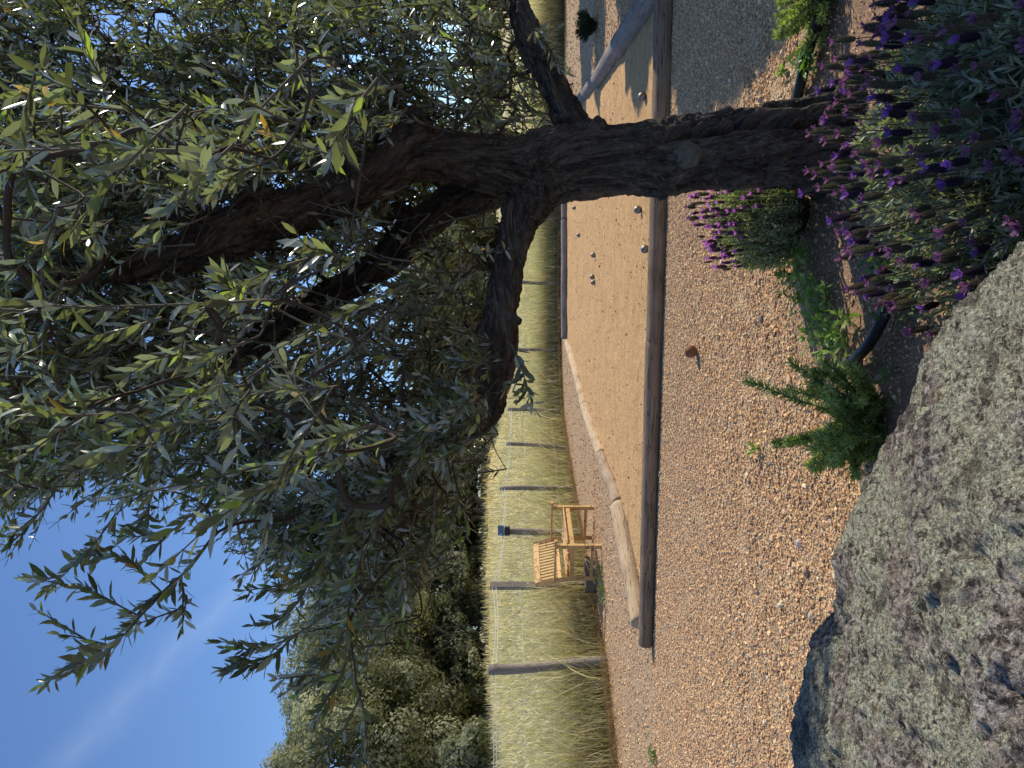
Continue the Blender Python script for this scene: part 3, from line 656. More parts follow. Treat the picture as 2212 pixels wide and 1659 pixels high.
# ------------------------------------------------------------------ boulder
def boulder():
    rp = [at(*a) for a in ((2330,450,.86),(2212,525,1.0),(2120,592,1.1),(2065,650,1.16),(2030,668,1.22),(1990,760,1.30),(1955,850,1.37),(1920,930,1.42),(1885,1030,1.47),(1850,1080,1.5),(1806,1165,1.55),(1793,1290,1.6),(1745,1372,1.62),(1712,1470,1.65),(1695,1590,1.66),(1697,1680,1.65),(1700,1800,1.6),(1720,1960,1.5))]
    rp += [np.array(p) for p in ((-1.45,1.35,.62),(-1.8,1.0,.58),(-1.9,.5,.52),(-1.5,.1,.45),(-.9,-.05,.40),(-.35,.1,.42),(0,.32,.46),(.16,.58,.50))]
    rp = np.array(rp); C0 = np.array([-.72,.66])
    ang = np.unwrap(np.arctan2(rp[:,1]-C0[1], rp[:,0]-C0[0])); rad = np.hypot(rp[:,0]-C0[0], rp[:,1]-C0[1])
    o = np.argsort(ang % (2*math.pi)); A = (ang%(2*math.pi))[o]; Rr = rad[o]; Z = rp[o,2]
    A3 = np.concatenate([A-2*math.pi,A,A+2*math.pi]); R3 = np.tile(Rr,3); Z3 = np.tile(Z,3)
    na = 1000; a = np.arange(na)/na*2*math.pi; r = np.interp(a,A3,R3); z = np.interp(a,A3,Z3)
    # ring profile: t, radius factor / drop
    prof = [(k/110., 0) for k in range(1,111)]
    V = []; 
    top = .665
    rows = []
    for k in range(1,260):
        s = k/259.; rf = s
        zz = z+(top-z)*(1-s**2.2)*1.0
        # round shoulder just inside the ridge
        rows.append((r*rf, zz-.03*np.clip((s-.9)/.1,0,1)**2))
    for k in range(1,71):
        s = k/70.; out = .17*math.sin(s*math.pi/2)**1.0+.03*s
        rows.append((r+out*.9, (z-.03)*(1-s**1.25)-.06*s))
    V = np.stack([np.stack([C0[0]+rr*np.cos(a), C0[1]+rr*np.sin(a), zz],-1) for rr,zz in rows])
    m = len(rows); Vf = np.concatenate([V.reshape(-1,3), [[C0[0],C0[1],top]]])
    nd = Vf-np.array([C0[0],C0[1],.15]); nd = nrm(nd*[.7,.7,1.6]); 
    ss = np.concatenate([np.repeat(np.clip(np.arange(m)/258.,0,1.4),na),[0]])
    amp = 1-.75*np.exp(-((ss-1)/.10)**2)
    disp = .022*fbm(Vf*3.5,3,41)*amp+.010*fbm(Vf*13,4,42)+.0055*fbm(Vf*48,3,43)+.0045*fbm(Vf*95,2,45)+.010*np.abs(fbm(Vf*9,3,49))
    lc_ = fbm(Vf*6+.25*np.column_stack([noise(Vf*22,71),noise(Vf*22,72),noise(Vf*22,73)]),3,46); disp += .006*np.clip((lc_-.05)/.08,0,1)*(.6+.4*noise(Vf*95,47)); disp -= .007*np.clip((fbm(Vf*26,3,48)-.85)/.3,0,1)
    rid = 1-np.abs(fbm(Vf*[3,3,5],3,44)); disp -= .004*np.clip(rid-.95,0,1)/.05*amp
    Vf = Vf+nd*disp[:,None]
    i = np.arange(m-1)[:,None]*na; j = np.arange(na)[None]; k = (j+1)%na
    q = np.stack([i+j,i+na+j,i+na+k,i+k],-1).reshape(-1,4); jj = np.arange(na)
    t3 = np.stack([np.full(na,m*na), jj, (jj+1)%na],-1)
    tag(mk('boulder', Vf, [q,t3], M['rock']), 'huge granite boulder crusted with pale green lichen, close in the lower left', 'boulder')
boulder()

# ------------------------------------------------------------------ olive tree
def limb(pts, n):                      # pts: (X, Y, width_px, depth)
    Q = np.array([[*at(X,Y,d*.95), w_*d*.95/F/2] for X,Y,w_,d in pts]); return spline(Q, n)
TR = limb([(1860,300,300,2.86),(1810,300,222,2.86),(1700,313,182,2.84),(1600,324,168,2.83),(1500,333,156,2.82),(1430,349,156,2.81),(1380,347,156,2.80),(1300,348,160,2.8),(1230,352,168,2.79),(1170,362,160,2.78),(1110,365,132,2.76),(1010,347,114,2.72),(940,336,118,2.68),(870,343,124,2.63),(805,385,116,2.58),(753,413,110,2.54),(650,455,104,2.46),(550,490,112,2.40),(478,508,118,2.34),(427,535,104,2.30),(342,560,90,2.25),(270,588,78,2.2),(235,600,40,2.18)], 150)
TR2 = limb([(1840,215,90,2.78),(1780,225,66,2.78),(1650,243,46,2.76),(1500,263,40,2.75),(1400,277,36,2.76),(1300,282,34,2.78),(1240,300,30,2.8)], 70)
LB = limb([(1120,400,90,2.84),(1060,402,88,2.88),(1010,428,84,2.92),(950,455,78,2.96),(890,505,74,3.0),(840,560,70,3.05),(780,600,68,3.1),(700,645,66,3.15),(640,682,68,3.2),(580,722,64,3.25),(530,762,56,3.3),(480,802,40,3.35)], 80)
LC = limb([(1190,390,110,2.80),(1150,430,104,2.76),(1115,490,86,2.7),(1100,560,76,2.64),(1088,640,72,2.58),(1078,720,72,2.52),(1070,790,76,2.47),(1060,860,70,2.42),(1035,905,66,2.38),(985,945,66,2.34),(930,970,62,2.3),(870,1002,58,2.27),(815,1048,46,2.25),(760,1100,30,2.22)], 80)
LD = limb([(1300,335,90,2.82),(1270,295,88,2.82),(1235,250,74,2.84),(1195,185,66,2.86),(1155,112,62,2.88),(1128,50,56,2.9),(1110,-20,44,2.92),(1085,-90,32,2.94),(1040,-150,20,2.98)], 60)
SP = limb([(1225,290,34,2.84),(1215,240,20,2.9),(1190,180,15,2.95),(1150,250,13,2.95)][:3], 20)
olive = empty('olive_tree', (*TR[1,:2],0)); tag(olive, 'old gnarled olive tree with dark forked trunk and silvery green leaves over the court', 'tree')
def olive_trunk():
    g = G()
    for Q in (TR,TR2,LB,LC,LD): g.tube(Q[:,:3], Q[:,3], 20)
    for (a,l,r) in ((.4,.22,.06),(2.2,.24,.07),(-.9,.22,.06),(3.6,.26,.07),(5.0,.2,.05)):   # root flare
        b = TR[1,:3]; P = np.array([b+[0,0,.16],b+[math.cos(a)*.12,math.sin(a)*.12,.06],b+[math.cos(a)*l,math.sin(a)*l,-.04]]); P[:,2]-=b[2]-.02; g.tube(spline(P,10), np.linspace(r*1.3,r*.6,10), 12)
    for (X,Y,d,r) in ((885,262,2.60,.055),(1285,265,2.74,.035),(1425,404,2.76,.045),(1165,300,2.72,.04),(1225,300,2.72,.04),(560,428,2.36,.045),(410,460,2.24,.045),(625,425,2.44,.03),(1105,690,2.5,.02),(990,430,2.86,.03),(730,360,2.48,.03),(860,455,2.96,.04)):    # burls
        c = at(X,Y,d*.95); r = r*.95; th_=np.linspace(.15,math.pi-.15,9); g.tube([c-[0,0,1.7*r*math.cos(q_)] for q_ in th_], [r*math.sin(q_) for q_ in th_], 12)
    o = g.build('tmp', M['bark']); md = o.modifiers.new('r','REMESH'); md.mode='VOXEL'; md.voxel_size=.0068; md.use_smooth_shade=True
    s = o.modifiers.new('s','SMOOTH'); s.factor=.6; s.iterations=6
    dg = bpy.context.evaluated_depsgraph_get(); me = bpy.data.meshes.new_from_object(o.evaluated_get(dg))
    bpy.data.objects.remove(o); n = len(me.vertices); V = np.zeros(n*3, np.float32); me.vertices.foreach_get('co', V); V = V.reshape(-1,3).astype(float)
    N = np.zeros(n*3, np.float32); me.vertices.foreach_get('normal', N); N = N.reshape(-1,3)
    def arc(Q): return np.concatenate([[0],np.cumsum(np.linalg.norm(np.diff(Q[:,:3],axis=0),axis=1))])
    aT = arc(TR); CO = []; DD = []; SS = []
    for Q in (TR,LB,LC,LD):
        s0 = 0 if Q is TR else aT[np.linalg.norm(TR[:,:3]-Q[0,:3],axis=1).argmin()]
        ar = arc(Q)+s0; Tq = nrm(np.gradient(Q[:,:3],axis=0)); idx = np.zeros(n,int); dm = np.zeros(n)
        for a in range(0,n,4000):
            dd = np.linalg.norm(V[a:a+4000,None]-Q[None,:,:3],axis=2); idx[a:a+4000] = dd.argmin(1); dm[a:a+4000] = (dd-Q[None,:,3]).min(1)
        off = V-Q[idx,:3]; ax = (off*Tq[idx]).sum(1); off = off-ax[:,None]*Tq[idx]; s = ar[idx]+ax
        CO.append(off+np.array([.13,.09,.21])*s[:,None]); DD.append(dm); SS.append(s)
    DD = np.array(DD); wt = np.exp(-(DD-DD.min(0))/.018); wt /= wt.sum(0); co = sum(w_[:,None]*c_ for w_,c_ in zip(wt,CO)); s = sum(w_*c_ for w_,c_ in zip(wt,SS))
    rdg = np.abs(fbm(co*26,4,51)); big = fbm(co*7+0,3,52); lump = fbm(V*5,3,53)
    plates = fbm(np.column_stack([co[:,0]*40,co[:,1]*40,s*9]),3,54)
    V = V+N*( .013*big-.020*np.clip(.35-rdg,0,1)/.35+.010*lump+.005*plates+.004*fbm(V*60,3,55))[:,None]
    Xi = 1106-(V[:,2]-CAMZ)/V[:,1]*F; Yi = 829.5-V[:,0]/V[:,1]*F; front = V[:,1] < np.interp(Xi, (1106-(TR[:,2]-CAMZ)/TR[:,1]*F)[::-1], TR[::-1,1])
    gy_ = np.interp(Xi, [1420,1470,1540,1650,1800], [300,291,280,268,262])+7*noise(np.column_stack([Xi*.03,Xi*0,Xi*0]),81)
    g_ = np.exp(-((Yi-gy_)/7.)**2)*np.clip((Xi-1415)/60,0,1)*front; g2 = np.exp(-((Yi-gy_+40+10*noise(np.column_stack([Xi*.02,Xi*0,Xi*0]),82))/5.)**2)*np.clip((Xi-1480)/60,0,1)*front
    bulge = np.exp(-((Yi-gy_+22)/16.)**2)*np.clip((Xi-1415)/60,0,1)*front
    V = V-N*(.045*g_+.020*g2-.014*bulge)[:,None]
    me.vertices.foreach_set('co', (V-np.array(olive.location)).astype(np.float32).ravel()); me.update()
    at_ = me.attributes.new('bark_co','FLOAT_VECTOR','POINT'); at_.data.foreach_set('vector', co.astype(np.float32).ravel())
    me.materials.clear(); me.materials.append(M['bark']); me.name='trunk'; me.polygons.foreach_set('use_smooth', np.ones(len(me.polygons),bool))
    link('trunk', me, olive)
olive_trunk()
# pruning scar (pale healed knot)
c = at(1486,333,2.552); th = np.linspace(0,1,14); a = np.arange(28)/28*2*math.pi
V = np.stack([c+np.array([.047*t_*math.cos(b)*(1+.10*math.sin(3*b)+.05*math.sin(7*b)), -.016*math.cos(t_*1.5), .048*t_*math.sin(b)*(1+.07*math.cos(5*b))]) for t_ in th for b in a]); V = V+.003*fbm(V*50,3,61)[:,None]*[0,1,0]
V2 = np.stack([c+np.array([.052*math.cos(b),.06,.052*math.sin(b)]) for b in a]); V = np.concatenate([V,V2])
i = np.arange(14)[:,None]*28; j = np.arange(28)[None]; k = (j+1)%28
mk('pruning_scar', V, [np.stack([i+j,i+k,i+28+k,i+28+j],-1).reshape(-1,4)], M['knot'], olive)

def leaf_batch(P, D, N, L, W, c, curl):
    """lanceolate leaves: P base, D direction, N face normal."""
    n = len(P); D = nrm(D); N = nrm(N-D*(N*D).sum(1)[:,None]); S = np.cross(D, N)
    st = [(.0,0.),(.28,.85),(.62,1.),(1.,0.)]
    L = L[:,None]; W = W[:,None]/2; cu = curl[:,None]
    def ctr(t): return P+D*L*t-N*L*cu*t*t
    fold = .22
    V = np.zeros((n,8,3)); V[:,0] = ctr(0)
    for k,(t,wf) in enumerate(((.30,.88),(.66,.92))):
        V[:,1+3*k] = ctr(t)+S*W*wf+N*W*wf*fold; V[:,2+3*k] = ctr(t); V[:,3+3*k] = ctr(t)-S*W*wf+N*W*wf*fold
    V[:,7] = ctr(1.)
    b = np.arange(n)[:,None]*8
    tri = np.concatenate([b+np.array([[0,2,1]]), b+np.array([[0,3,2]]), b+np.array([[4,5,7]]), b+np.array([[5,6,7]])]); q = np.concatenate([b+np.array([[1,2,5,4]]), b+np.array([[2,3,6,5]])])
    return V.reshape(-1,3), q, tri, np.repeat(c,8,0)

def olive_canopy():
    # where the crown is: (polygon in view, weight); the crown itself is a real volume in depth
    def inside(p, poly):
        x, y = p[:,0], p[:,1]; r = np.zeros(len(p),bool); n = len(poly)
        for i in range(n):
            x1,y1 = poly[i]; x2,y2 = poly[(i+1)%n]; c = ((y1>y)!=(y2>y))&(x<(x2-x1)*(y-y1)/((y2-y1)+1e-9)+x1); r ^= c
        return r
    dense = [(-160,-350),(-160,1130),(60,1070),(200,1040),(330,1030),(440,1080),(540,1150),(640,1260),(740,1400),(830,1370),(900,1260),(960,1180),(1010,1040),(1000,860),(1020,760),(1000,640),(1010,520),(1040,470),(1000,460),(1000,300),(1190,285),(1180,200),(1090,90),(1070,-350)]
    low = [((130,420,1110),) ]
    holes = [(300,50,120,70,.93),(80,150,80,90,.55),(640,690,70,60,.85),(820,600,60,60,.8),(800,820,90,110,.75),(950,570,70,90,.45),(960,350,60,60,.0),(1010,690,60,70,.6),(250,330,60,60,.3),(150,880,60,60,.35),(700,560,50,50,.4),(960,1000,60,60,.5),(90,640,60,50,.3),(1150,240,60,60,.5),(1060,160,60,60,.3),(500,960,50,50,.3)]
    nS = 5300; P = []
    while len(P) < nS:
        X = rng.uniform(-160,1200,2000); Y = rng.uniform(-150,1400,2000); p = np.column_stack([X,Y]); k = inside(p,dense); w_ = np.ones(2000)
        for hx,hy,sx,sy,a in holes: w_ *= 1-a*np.exp(-((X-hx)/sx)**2-((Y-hy)/sy)**2)
        w_ *= np.where(Y<0,.8,1)*np.clip(1-(X-900)/600,.45,1)
        P += list(p[k&(rng.random(2000)<w_)])
    P = np.array(P[:nS]); X, Y = P[:,0], P[:,1]
    # depth: nearer towards the upper left overhang
    u = rng.random(nS); near = np.clip(1.75+ (X/1100)*.35, 1.6, 2.2); d = near+(3.35-near)*u
    d = np.where(X>850, 2.3+1.0*u, d)
    d = np.where(Y<250, np.maximum(d, 2.35+.5*u), d); d = np.where(Y<0, np.maximum(d, 2.7+.6*u), d)
    # some branches hang close to the viewer in the upper left of the crown
    nr = (rng.random(nS)<.032)&(X<760)&(Y>150)&(Y<1080); d = np.where(nr, rng.uniform(1.05,1.55,nS), d)
    # big limbs carry no leaves in front of them
    for Q in (TR[60:],LB,LC[:48],LD):
        lx = 1106-(Q[:,2]-CAMZ)/Q[:,1]*F; ly = 829.5-Q[:,0]/Q[:,1]*F; lw = Q[:,3]/Q[:,1]*F
        D2 = np.hypot(X[:,None]+28-lx[None], Y[:,None]-ly[None]); i_ = D2.argmin(1); hit = (D2.min(1) < lw[i_]+26)&(rng.random(nS)<.9)
        d = np.where(hit & (d < Q[i_,1]+.2), Q[i_,1]+rng.uniform(.2,.65,nS), d)
    tip = np.column_stack([(829.5-Y)/F*d, d, CAMZ-(X-1106)/F*d])
    ctr = np.array([.6,2.9,1.9])
    out = tip-ctr; out[:,2] = 0; out = nrm(out)
    D = nrm(np.column_stack([np.zeros(nS),np.zeros(nS),np.full(nS,.95)])+out*rng.uniform(.1,.75,(nS,1))+rng.normal(0,.40,(nS,3))+[-.22,-.05,0])
    Ls = rng.uniform(.11,.26,nS); base = tip-D*Ls[:,None]*.6
    # manual sprays that stand clear of the crown (polyline in view, depth)
    man = [([(470,1150),(400,1235),(330,1300),(280,1350)],1.72),([(330,1300),(250,1390),(170,1440),(85,1480)],1.66),([(390,1245),(400,1300),(395,1350)],1.72),([(300,1330),(220,1290),(150,1260)],1.70),([(350,1280),(270,1210),(190,1200)],1.74),([(240,1395),(180,1380),(130,1370)],1.67),
           ([(250,1110),(200,1180),(150,1230),(110,1270)],1.75),([(120,1060),(60,1140),(20,1200)],1.8),([(330,1060),(310,1120),(270,1165)],1.8),([(440,1090),(380,1140),(320,1190)],1.75),
           ([(760,1090),(700,1200),(620,1260),(530,1290)],1.78),([(700,1200),(650,1290),(600,1340),(545,1350)],1.75),([(760,1290),(640,1370),(560,1400),(490,1400)],1.72),([(640,1370),(570,1430),(480,1450)],1.72),([(840,1090),(770,1230),(750,1360),(770,1500)],1.75),([(770,1480),(790,1560),(780,1640)],1.72),([(760,1330),(700,1440),(640,1500)],1.74),([(760,1400),(720,1500),(680,1560)],1.73),([(780,1500),(740,1580),(690,1620)],1.7),
           ([(900,1100),(870,1210),(830,1300),(770,1340)],1.9),([(870,1180),(880,1270),(850,1340)],1.95),([(940,1060),(930,1160),(900,1250),(880,1300)],2.0),([(980,1020),(990,1090),(960,1160)],2.0),([(1000,1090),(1010,1130),(1000,1180)],2.1),
           ([(1104,742),(1125,790),(1140,840),(1156,885)],2.1),([(1060,900),(1020,850),(960,830)],2.0),([(1060,800),(1040,770),(1020,730)],2.05),([(1050,880),(1000,900),(930,890)],1.95),([(1090,780),(1060,770),(1030,780)],2.1),
           ([(1140,60),(1170,90),(1190,120),(1205,145)],2.6),([(1140,60),(1165,70),(1200,62)],2.6),([(1215,290),(1190,230),(1150,180),(1110,150)],2.9),([(1210,270),(1150,290),(1090,280),(1030,240)],2.9),([(1190,250),(1130,230),(1070,190)],3.0),
           ([(740,420),(690,400),(640,410)],2.3),([(880,400),(760,470),(690,520)],2.3),([(1000,640),(930,610),(870,620)],2.2),([(960,700),(900,670),(850,680)],2.2)]
    for _ in range(46):
        i_ = rng.integers(34,80); q_ = LC[i_]; a_ = rng.uniform(0,6.28); X0 = 1106-(q_[2]-CAMZ)/q_[1]*F; Y0 = 829.5-q_[0]/q_[1]*F; X0 += rng.normal(0,30); Y0 += rng.normal(0,30)
        man.append(([(X0,Y0),(X0-rng.uniform(10,50),Y0+rng.uniform(-25,60)),(X0-rng.uniform(30,110),Y0+rng.uniform(-50,110))], q_[1]-rng.uniform(.06,.35)))
    g_l = G(); g_t = G()
    sprays = []
    for b, D_, L_ in zip(base, D, Ls):
        side = rng.normal(0,.05,3); P_ = np.array([b, b+D_*L_*.5+side*.5, b+D_*L_+side*1.2-[0,0,.02]]); sprays.append((spline(P_,8), L_))
    for pl, dd in man:
        Q = np.array([at(a,b,dd+rng.normal(0,.03)) for a,b in pl]); Q = spline(Q, 14); sprays.append((Q, np.linalg.norm(np.diff(Q,axis=0),axis=1).sum()))
        for _ in range(2):
            i = rng.integers(3,11); D_ = nrm(nrm(Q[i+1]-Q[i])+rng.normal(0,.35,3)+[0,0,.35]); l = rng.uniform(.07,.14); sprays.append((spline([Q[i],Q[i]+D_*l*.5,Q[i]+D_*l],6), l))
    LP=[];LD_=[];LN=[];LL=[];LW=[];LC_=[];LCu=[]
    for Q, L_ in sprays:
        m = max(4, int(L_/.0145)); t = np.linspace(.10,1,m); sq = np.linspace(0,1,len(Q)); Pn = np.stack([np.interp(t,sq,Q[:,k]) for k in range(3)],1); T = nrm(np.gradient(Pn,axis=0))
        s0 = nrm(np.cross(T[0], rng.normal(size=3))); scale = rng.uniform(.82,1.2); hue = rng.normal(0,1)
        for k in range(m):
            if rng.random()<.08: continue
            s = s0 if k%2==0 else nrm(np.cross(T[k], s0)); s = nrm(s-T[k]*np.dot(s,T[k]))
            for sg in (1,-1):
                if rng.random()<.08: continue
                ang = rng.normal(.72,.24) if k<m-1 else .2
                d_ = nrm(T[k]*math.cos(ang)+s*sg*math.sin(ang)+rng.normal(0,.18,3)+[0,0,.12]); nn = nrm(T[k]*math.sin(ang)-s*sg*math.cos(ang)+rng.normal(0,.35,3)); nn = -nn if np.dot(nn,T[k])<0 else nn
                l = rng.uniform(.034,.057)*scale*(1-.35*t[k]**3)*(.65+.35*min(1,t[k]*3))
                LP.append(Pn[k]); LD_.append(d_); LN.append(nn); LL.append(l); LW.append(l*rng.uniform(.23,.31)); LCu.append(rng.normal(.08,.16))
                r_ = rng.random(); young = rng.random()<.06*(1+.8*(hue>1))
                c = np.array([.108,.127,.086])*(.55+.9*r_) if not young else np.array([.22,.30,.09])*(.8+.4*r_)
                if rng.random()<.012: c = np.array([.30,.19,.06])
                LC_.append(c)
        g_t.tube(Q[::2] if len(Q)>8 else Q, np.linspace(.0028,.0010,len(Q[::2] if len(Q)>8 else Q)), 4, False)
    LP = np.array(LP); keep = np.ones(len(LP),bool); mid_ = LP+np.array(LD_)*.025
    for Q, pr in ((TR[62:132],.80),(LB[12:76],.72),(LD[10:45],.6),(LC[6:40],.6)):      # pruned old wood: few leaves in front of the limbs
        X_ = 1106-(mid_[:,2]-CAMZ)/mid_[:,1]*F; Y_ = 829.5-mid_[:,0]/mid_[:,1]*F
        lx = 1106-(Q[:,2]-CAMZ)/Q[:,1]*F; ly = 829.5-Q[:,0]/Q[:,1]*F; lw = Q[:,3]/Q[:,1]*F
        for a in range(0,len(LP),20000):
            D2 = np.hypot(X_[a:a+20000,None]-lx[None], Y_[a:a+20000,None]-ly[None])-lw[None]; i_ = D2.argmin(1)
            keep[a:a+20000] &= ~((D2.min(1)<2)&(mid_[a:a+20000,1]<Q[i_,1])&(rng.random(len(i_))<pr))
    LP,LD_,LN,LL,LW,LC_,LCu = [np.array(a)[keep] for a in (LP,LD_,LN,LL,LW,LC_,LCu)]
    V,q,tr,c = leaf_batch(LP,LD_,LN,LL,LW,LC_,LCu); g_l.add(V,[q,tr],c); print('olive leaves', len(LP))
    g_l.build('leaves', M['leaf'], olive)
    g_t.build('twigs', M['twig'], olive)
    # branches that carry the sprays: grown outward from the limbs
    nodes = [TR[70::4,:3], LB[::4,:3], LC[14::4,:3], LD[8::3,:3]]; nodes = np.concatenate(nodes); n0 = len(nodes)
    tgt = np.array([s[0][0] for s in sprays[:nS]]+[s[0][0] for s in sprays[nS:] if len(s[0])>8])
    par = [-1]*n0; plen = list(np.zeros(n0)); pts = list(nodes)
    best = np.full(len(tgt), 1e9); bi = np.zeros(len(tgt),int)
    for i_, p in enumerate(nodes):
        dd = np.linalg.norm(tgt-p,axis=1); k = dd<best; best[k]=dd[k]; bi[k]=i_
    done = np.zeros(len(tgt),bool); idn = {}
    for _ in range(len(tgt)):
        j = int(np.argmin(np.where(done,1e9,best))); done[j]=True; pi = int(bi[j]); p = tgt[j]; ni = len(pts)
        pts.append(p); par.append(pi); pl_ = plen[pi]+np.linalg.norm(p-pts[pi]); plen.append(pl_)
        dd = np.linalg.norm(tgt-p,axis=1)+.18*pl_; k = dd<best; best[k]=dd[k]; bi[k]=ni
    cnt = np.ones(len(pts))
    for i_ in range(len(pts)-1, n0-1, -1): cnt[par[i_]] += cnt[i_]
    nxt = {}
    for i_ in range(n0, len(pts)):
        if par[i_]>=n0 and (par[i_] not in nxt or cnt[i_]>nxt[par[i_]][0]): nxt[par[i_]] = (cnt[i_], pts[i_])
    nxt = {k_:v_[1] for k_,v_ in nxt.items()}
    g = G()
    for i_ in range(n0, len(pts)):
        a, b = pts[par[i_]], pts[i_]; r1 = min(.009,.0015*cnt[i_]**.40); r0 = min(.010,max(r1, .0017*min(cnt[par[i_]],cnt[i_]*1.5)**.45)); l = np.linalg.norm(b-a)
        gp_ = pts[par[par[i_]]] if par[par[i_]]>=0 else 2*np.array(a)-np.array(b)
        gp_ = np.array(a)-nrm(np.array(a)-gp_)*l if np.linalg.norm(np.array(a)-gp_)>1e-6 else 2*np.array(a)-np.array(b)
        nx_ = b+nrm(nxt.get(i_, b+(b-a))-b)*l; tt_ = np.linspace(0,1,8)[:,None]
        q_ = .5*((2*a)+(b-gp_)*tt_+(2*gp_-5*a+4*b-nx_)*tt_**2+(-gp_+3*a-3*b+nx_)*tt_**3); g.tube(q_+np.sin(tt_*math.pi)*rng.normal(0,.03,3)*l, np.linspace(r0,r1,8), 5, False)
    g.build('branches', M['branch'], olive)
olive_canopy()

# ------------------------------------------------------------------ herbs
def needles(P, D, L, W, c):
    n = len(P); D = nrm(D); S = nrm(np.cross(D, rng.normal(size=(n,3))))*(W/2)[:,None]
    V = np.stack([P-S*.6, P+S*.6, P+D*L[:,None]*.6+S, P+D*L[:,None]*.6-S, P+D*L[:,None]],1); b = np.arange(n)[:,None]*5
    return V.reshape(-1,3), b+np.array([[0,1,2,3]]), b+np.array([[3,2,4]]), np.repeat(c,5,0)
def rosemary(x, y, stems, label, ca=(.08,.13,.035), cb=(.46,.54,.20), L=.026, dens=1150, w_=.0044):
    z0 = float(gz(x,y)); root = empty('rosemary_bush', (x,y,z0)); tag(root, label, 'rosemary', 'rosemary plants in the bed')
    g = G(); gs = G()
    for tip, bow in stems:
        b = np.array([x+rng.normal(0,.03),y+rng.normal(0,.03),z0]); tip = np.array(tip); mid = (b+tip)/2+np.array(bow)
        Q = spline([b,mid,tip],24); ln = np.linalg.norm(np.diff(Q,axis=0),axis=1).sum(); gs.tube(Q, np.linspace(.004,.0012,24), 5, False)
        n = int(ln*dens); t = rng.uniform(.12,1,n); s = np.linspace(0,1,24); P = np.stack([np.interp(t,s,Q[:,k]) for k in range(3)],1); T = nrm(np.gradient(Q,axis=0)); TT = nrm(np.stack([np.interp(t,s,T[:,k]) for k in range(3)],1))
        r = nrm(np.cross(TT, rng.normal(size=(n,3)))); D = TT*rng.uniform(.35,.9,(n,1))+r; m = np.clip(rng.normal(.12+.6*t,.28),0,1)[:,None]; c = np.array(ca)*(1-m)+np.array(cb)*m
        V,q,t3,cc = needles(P, D, L*rng.uniform(.7,1.2,n), np.full(n,w_), c); g.add(V,[q,t3],cc)
    g.build('foliage', M['herb'], root); gs.build('stems', M['twig'], root)
def T_(X,Y,d): return at(X,Y,d)
st = [(T_(1612,822,2.55),(0,0,.02)),(T_(1668,958,2.5),(-.02,0,.05)),(T_(1695,955,2.4),(0,0,.04)),(T_(1706,780,2.5),(0,0,.02)),(T_(1767,944,2.35),(-.03,0,.03)),(T_(1700,840,2.6),(0,0,0)),(T_(1740,800,2.5),(0,0,0)),(T_(1850,1030,2.25),(-.03,0,.04)),(T_(1800,1000,2.3),(-.03,0,.04)),(T_(1780,780,2.35),(.02,0,0))]
for _ in range(46): st.append((T_(rng.uniform(1740,1880),rng.uniform(780,1020),rng.uniform(2.15,2.65)),tuple(rng.normal(0,.02,3))))
rosemary(-.12,2.42, st, 'green rosemary bush with upright sprigs behind the boulder')
st = [(T_(rng.uniform(1670,1790),rng.uniform(-60,105),rng.uniform(2.7,3.0)),tuple(rng.normal(0,.02,3))) for _ in range(40)]
rosemary(1.5,2.86, st, 'rosemary tuft beside the black pipe right of the olive trunk')
st = [((5.05+.22*math.cos(a)*s, 10.5+.22*math.sin(a)*s, .30*c_), (0,0,.02)) for a,s,c_ in zip(rng.uniform(0,6.28,110), rng.uniform(.2,1,110), rng.uniform(.5,1,110))]
rosemary(5.05,10.5, st, 'small round dark shrub on the gravel beyond the right court edge', (.02,.035,.015),(.05,.075,.035), .03, 500, .005)

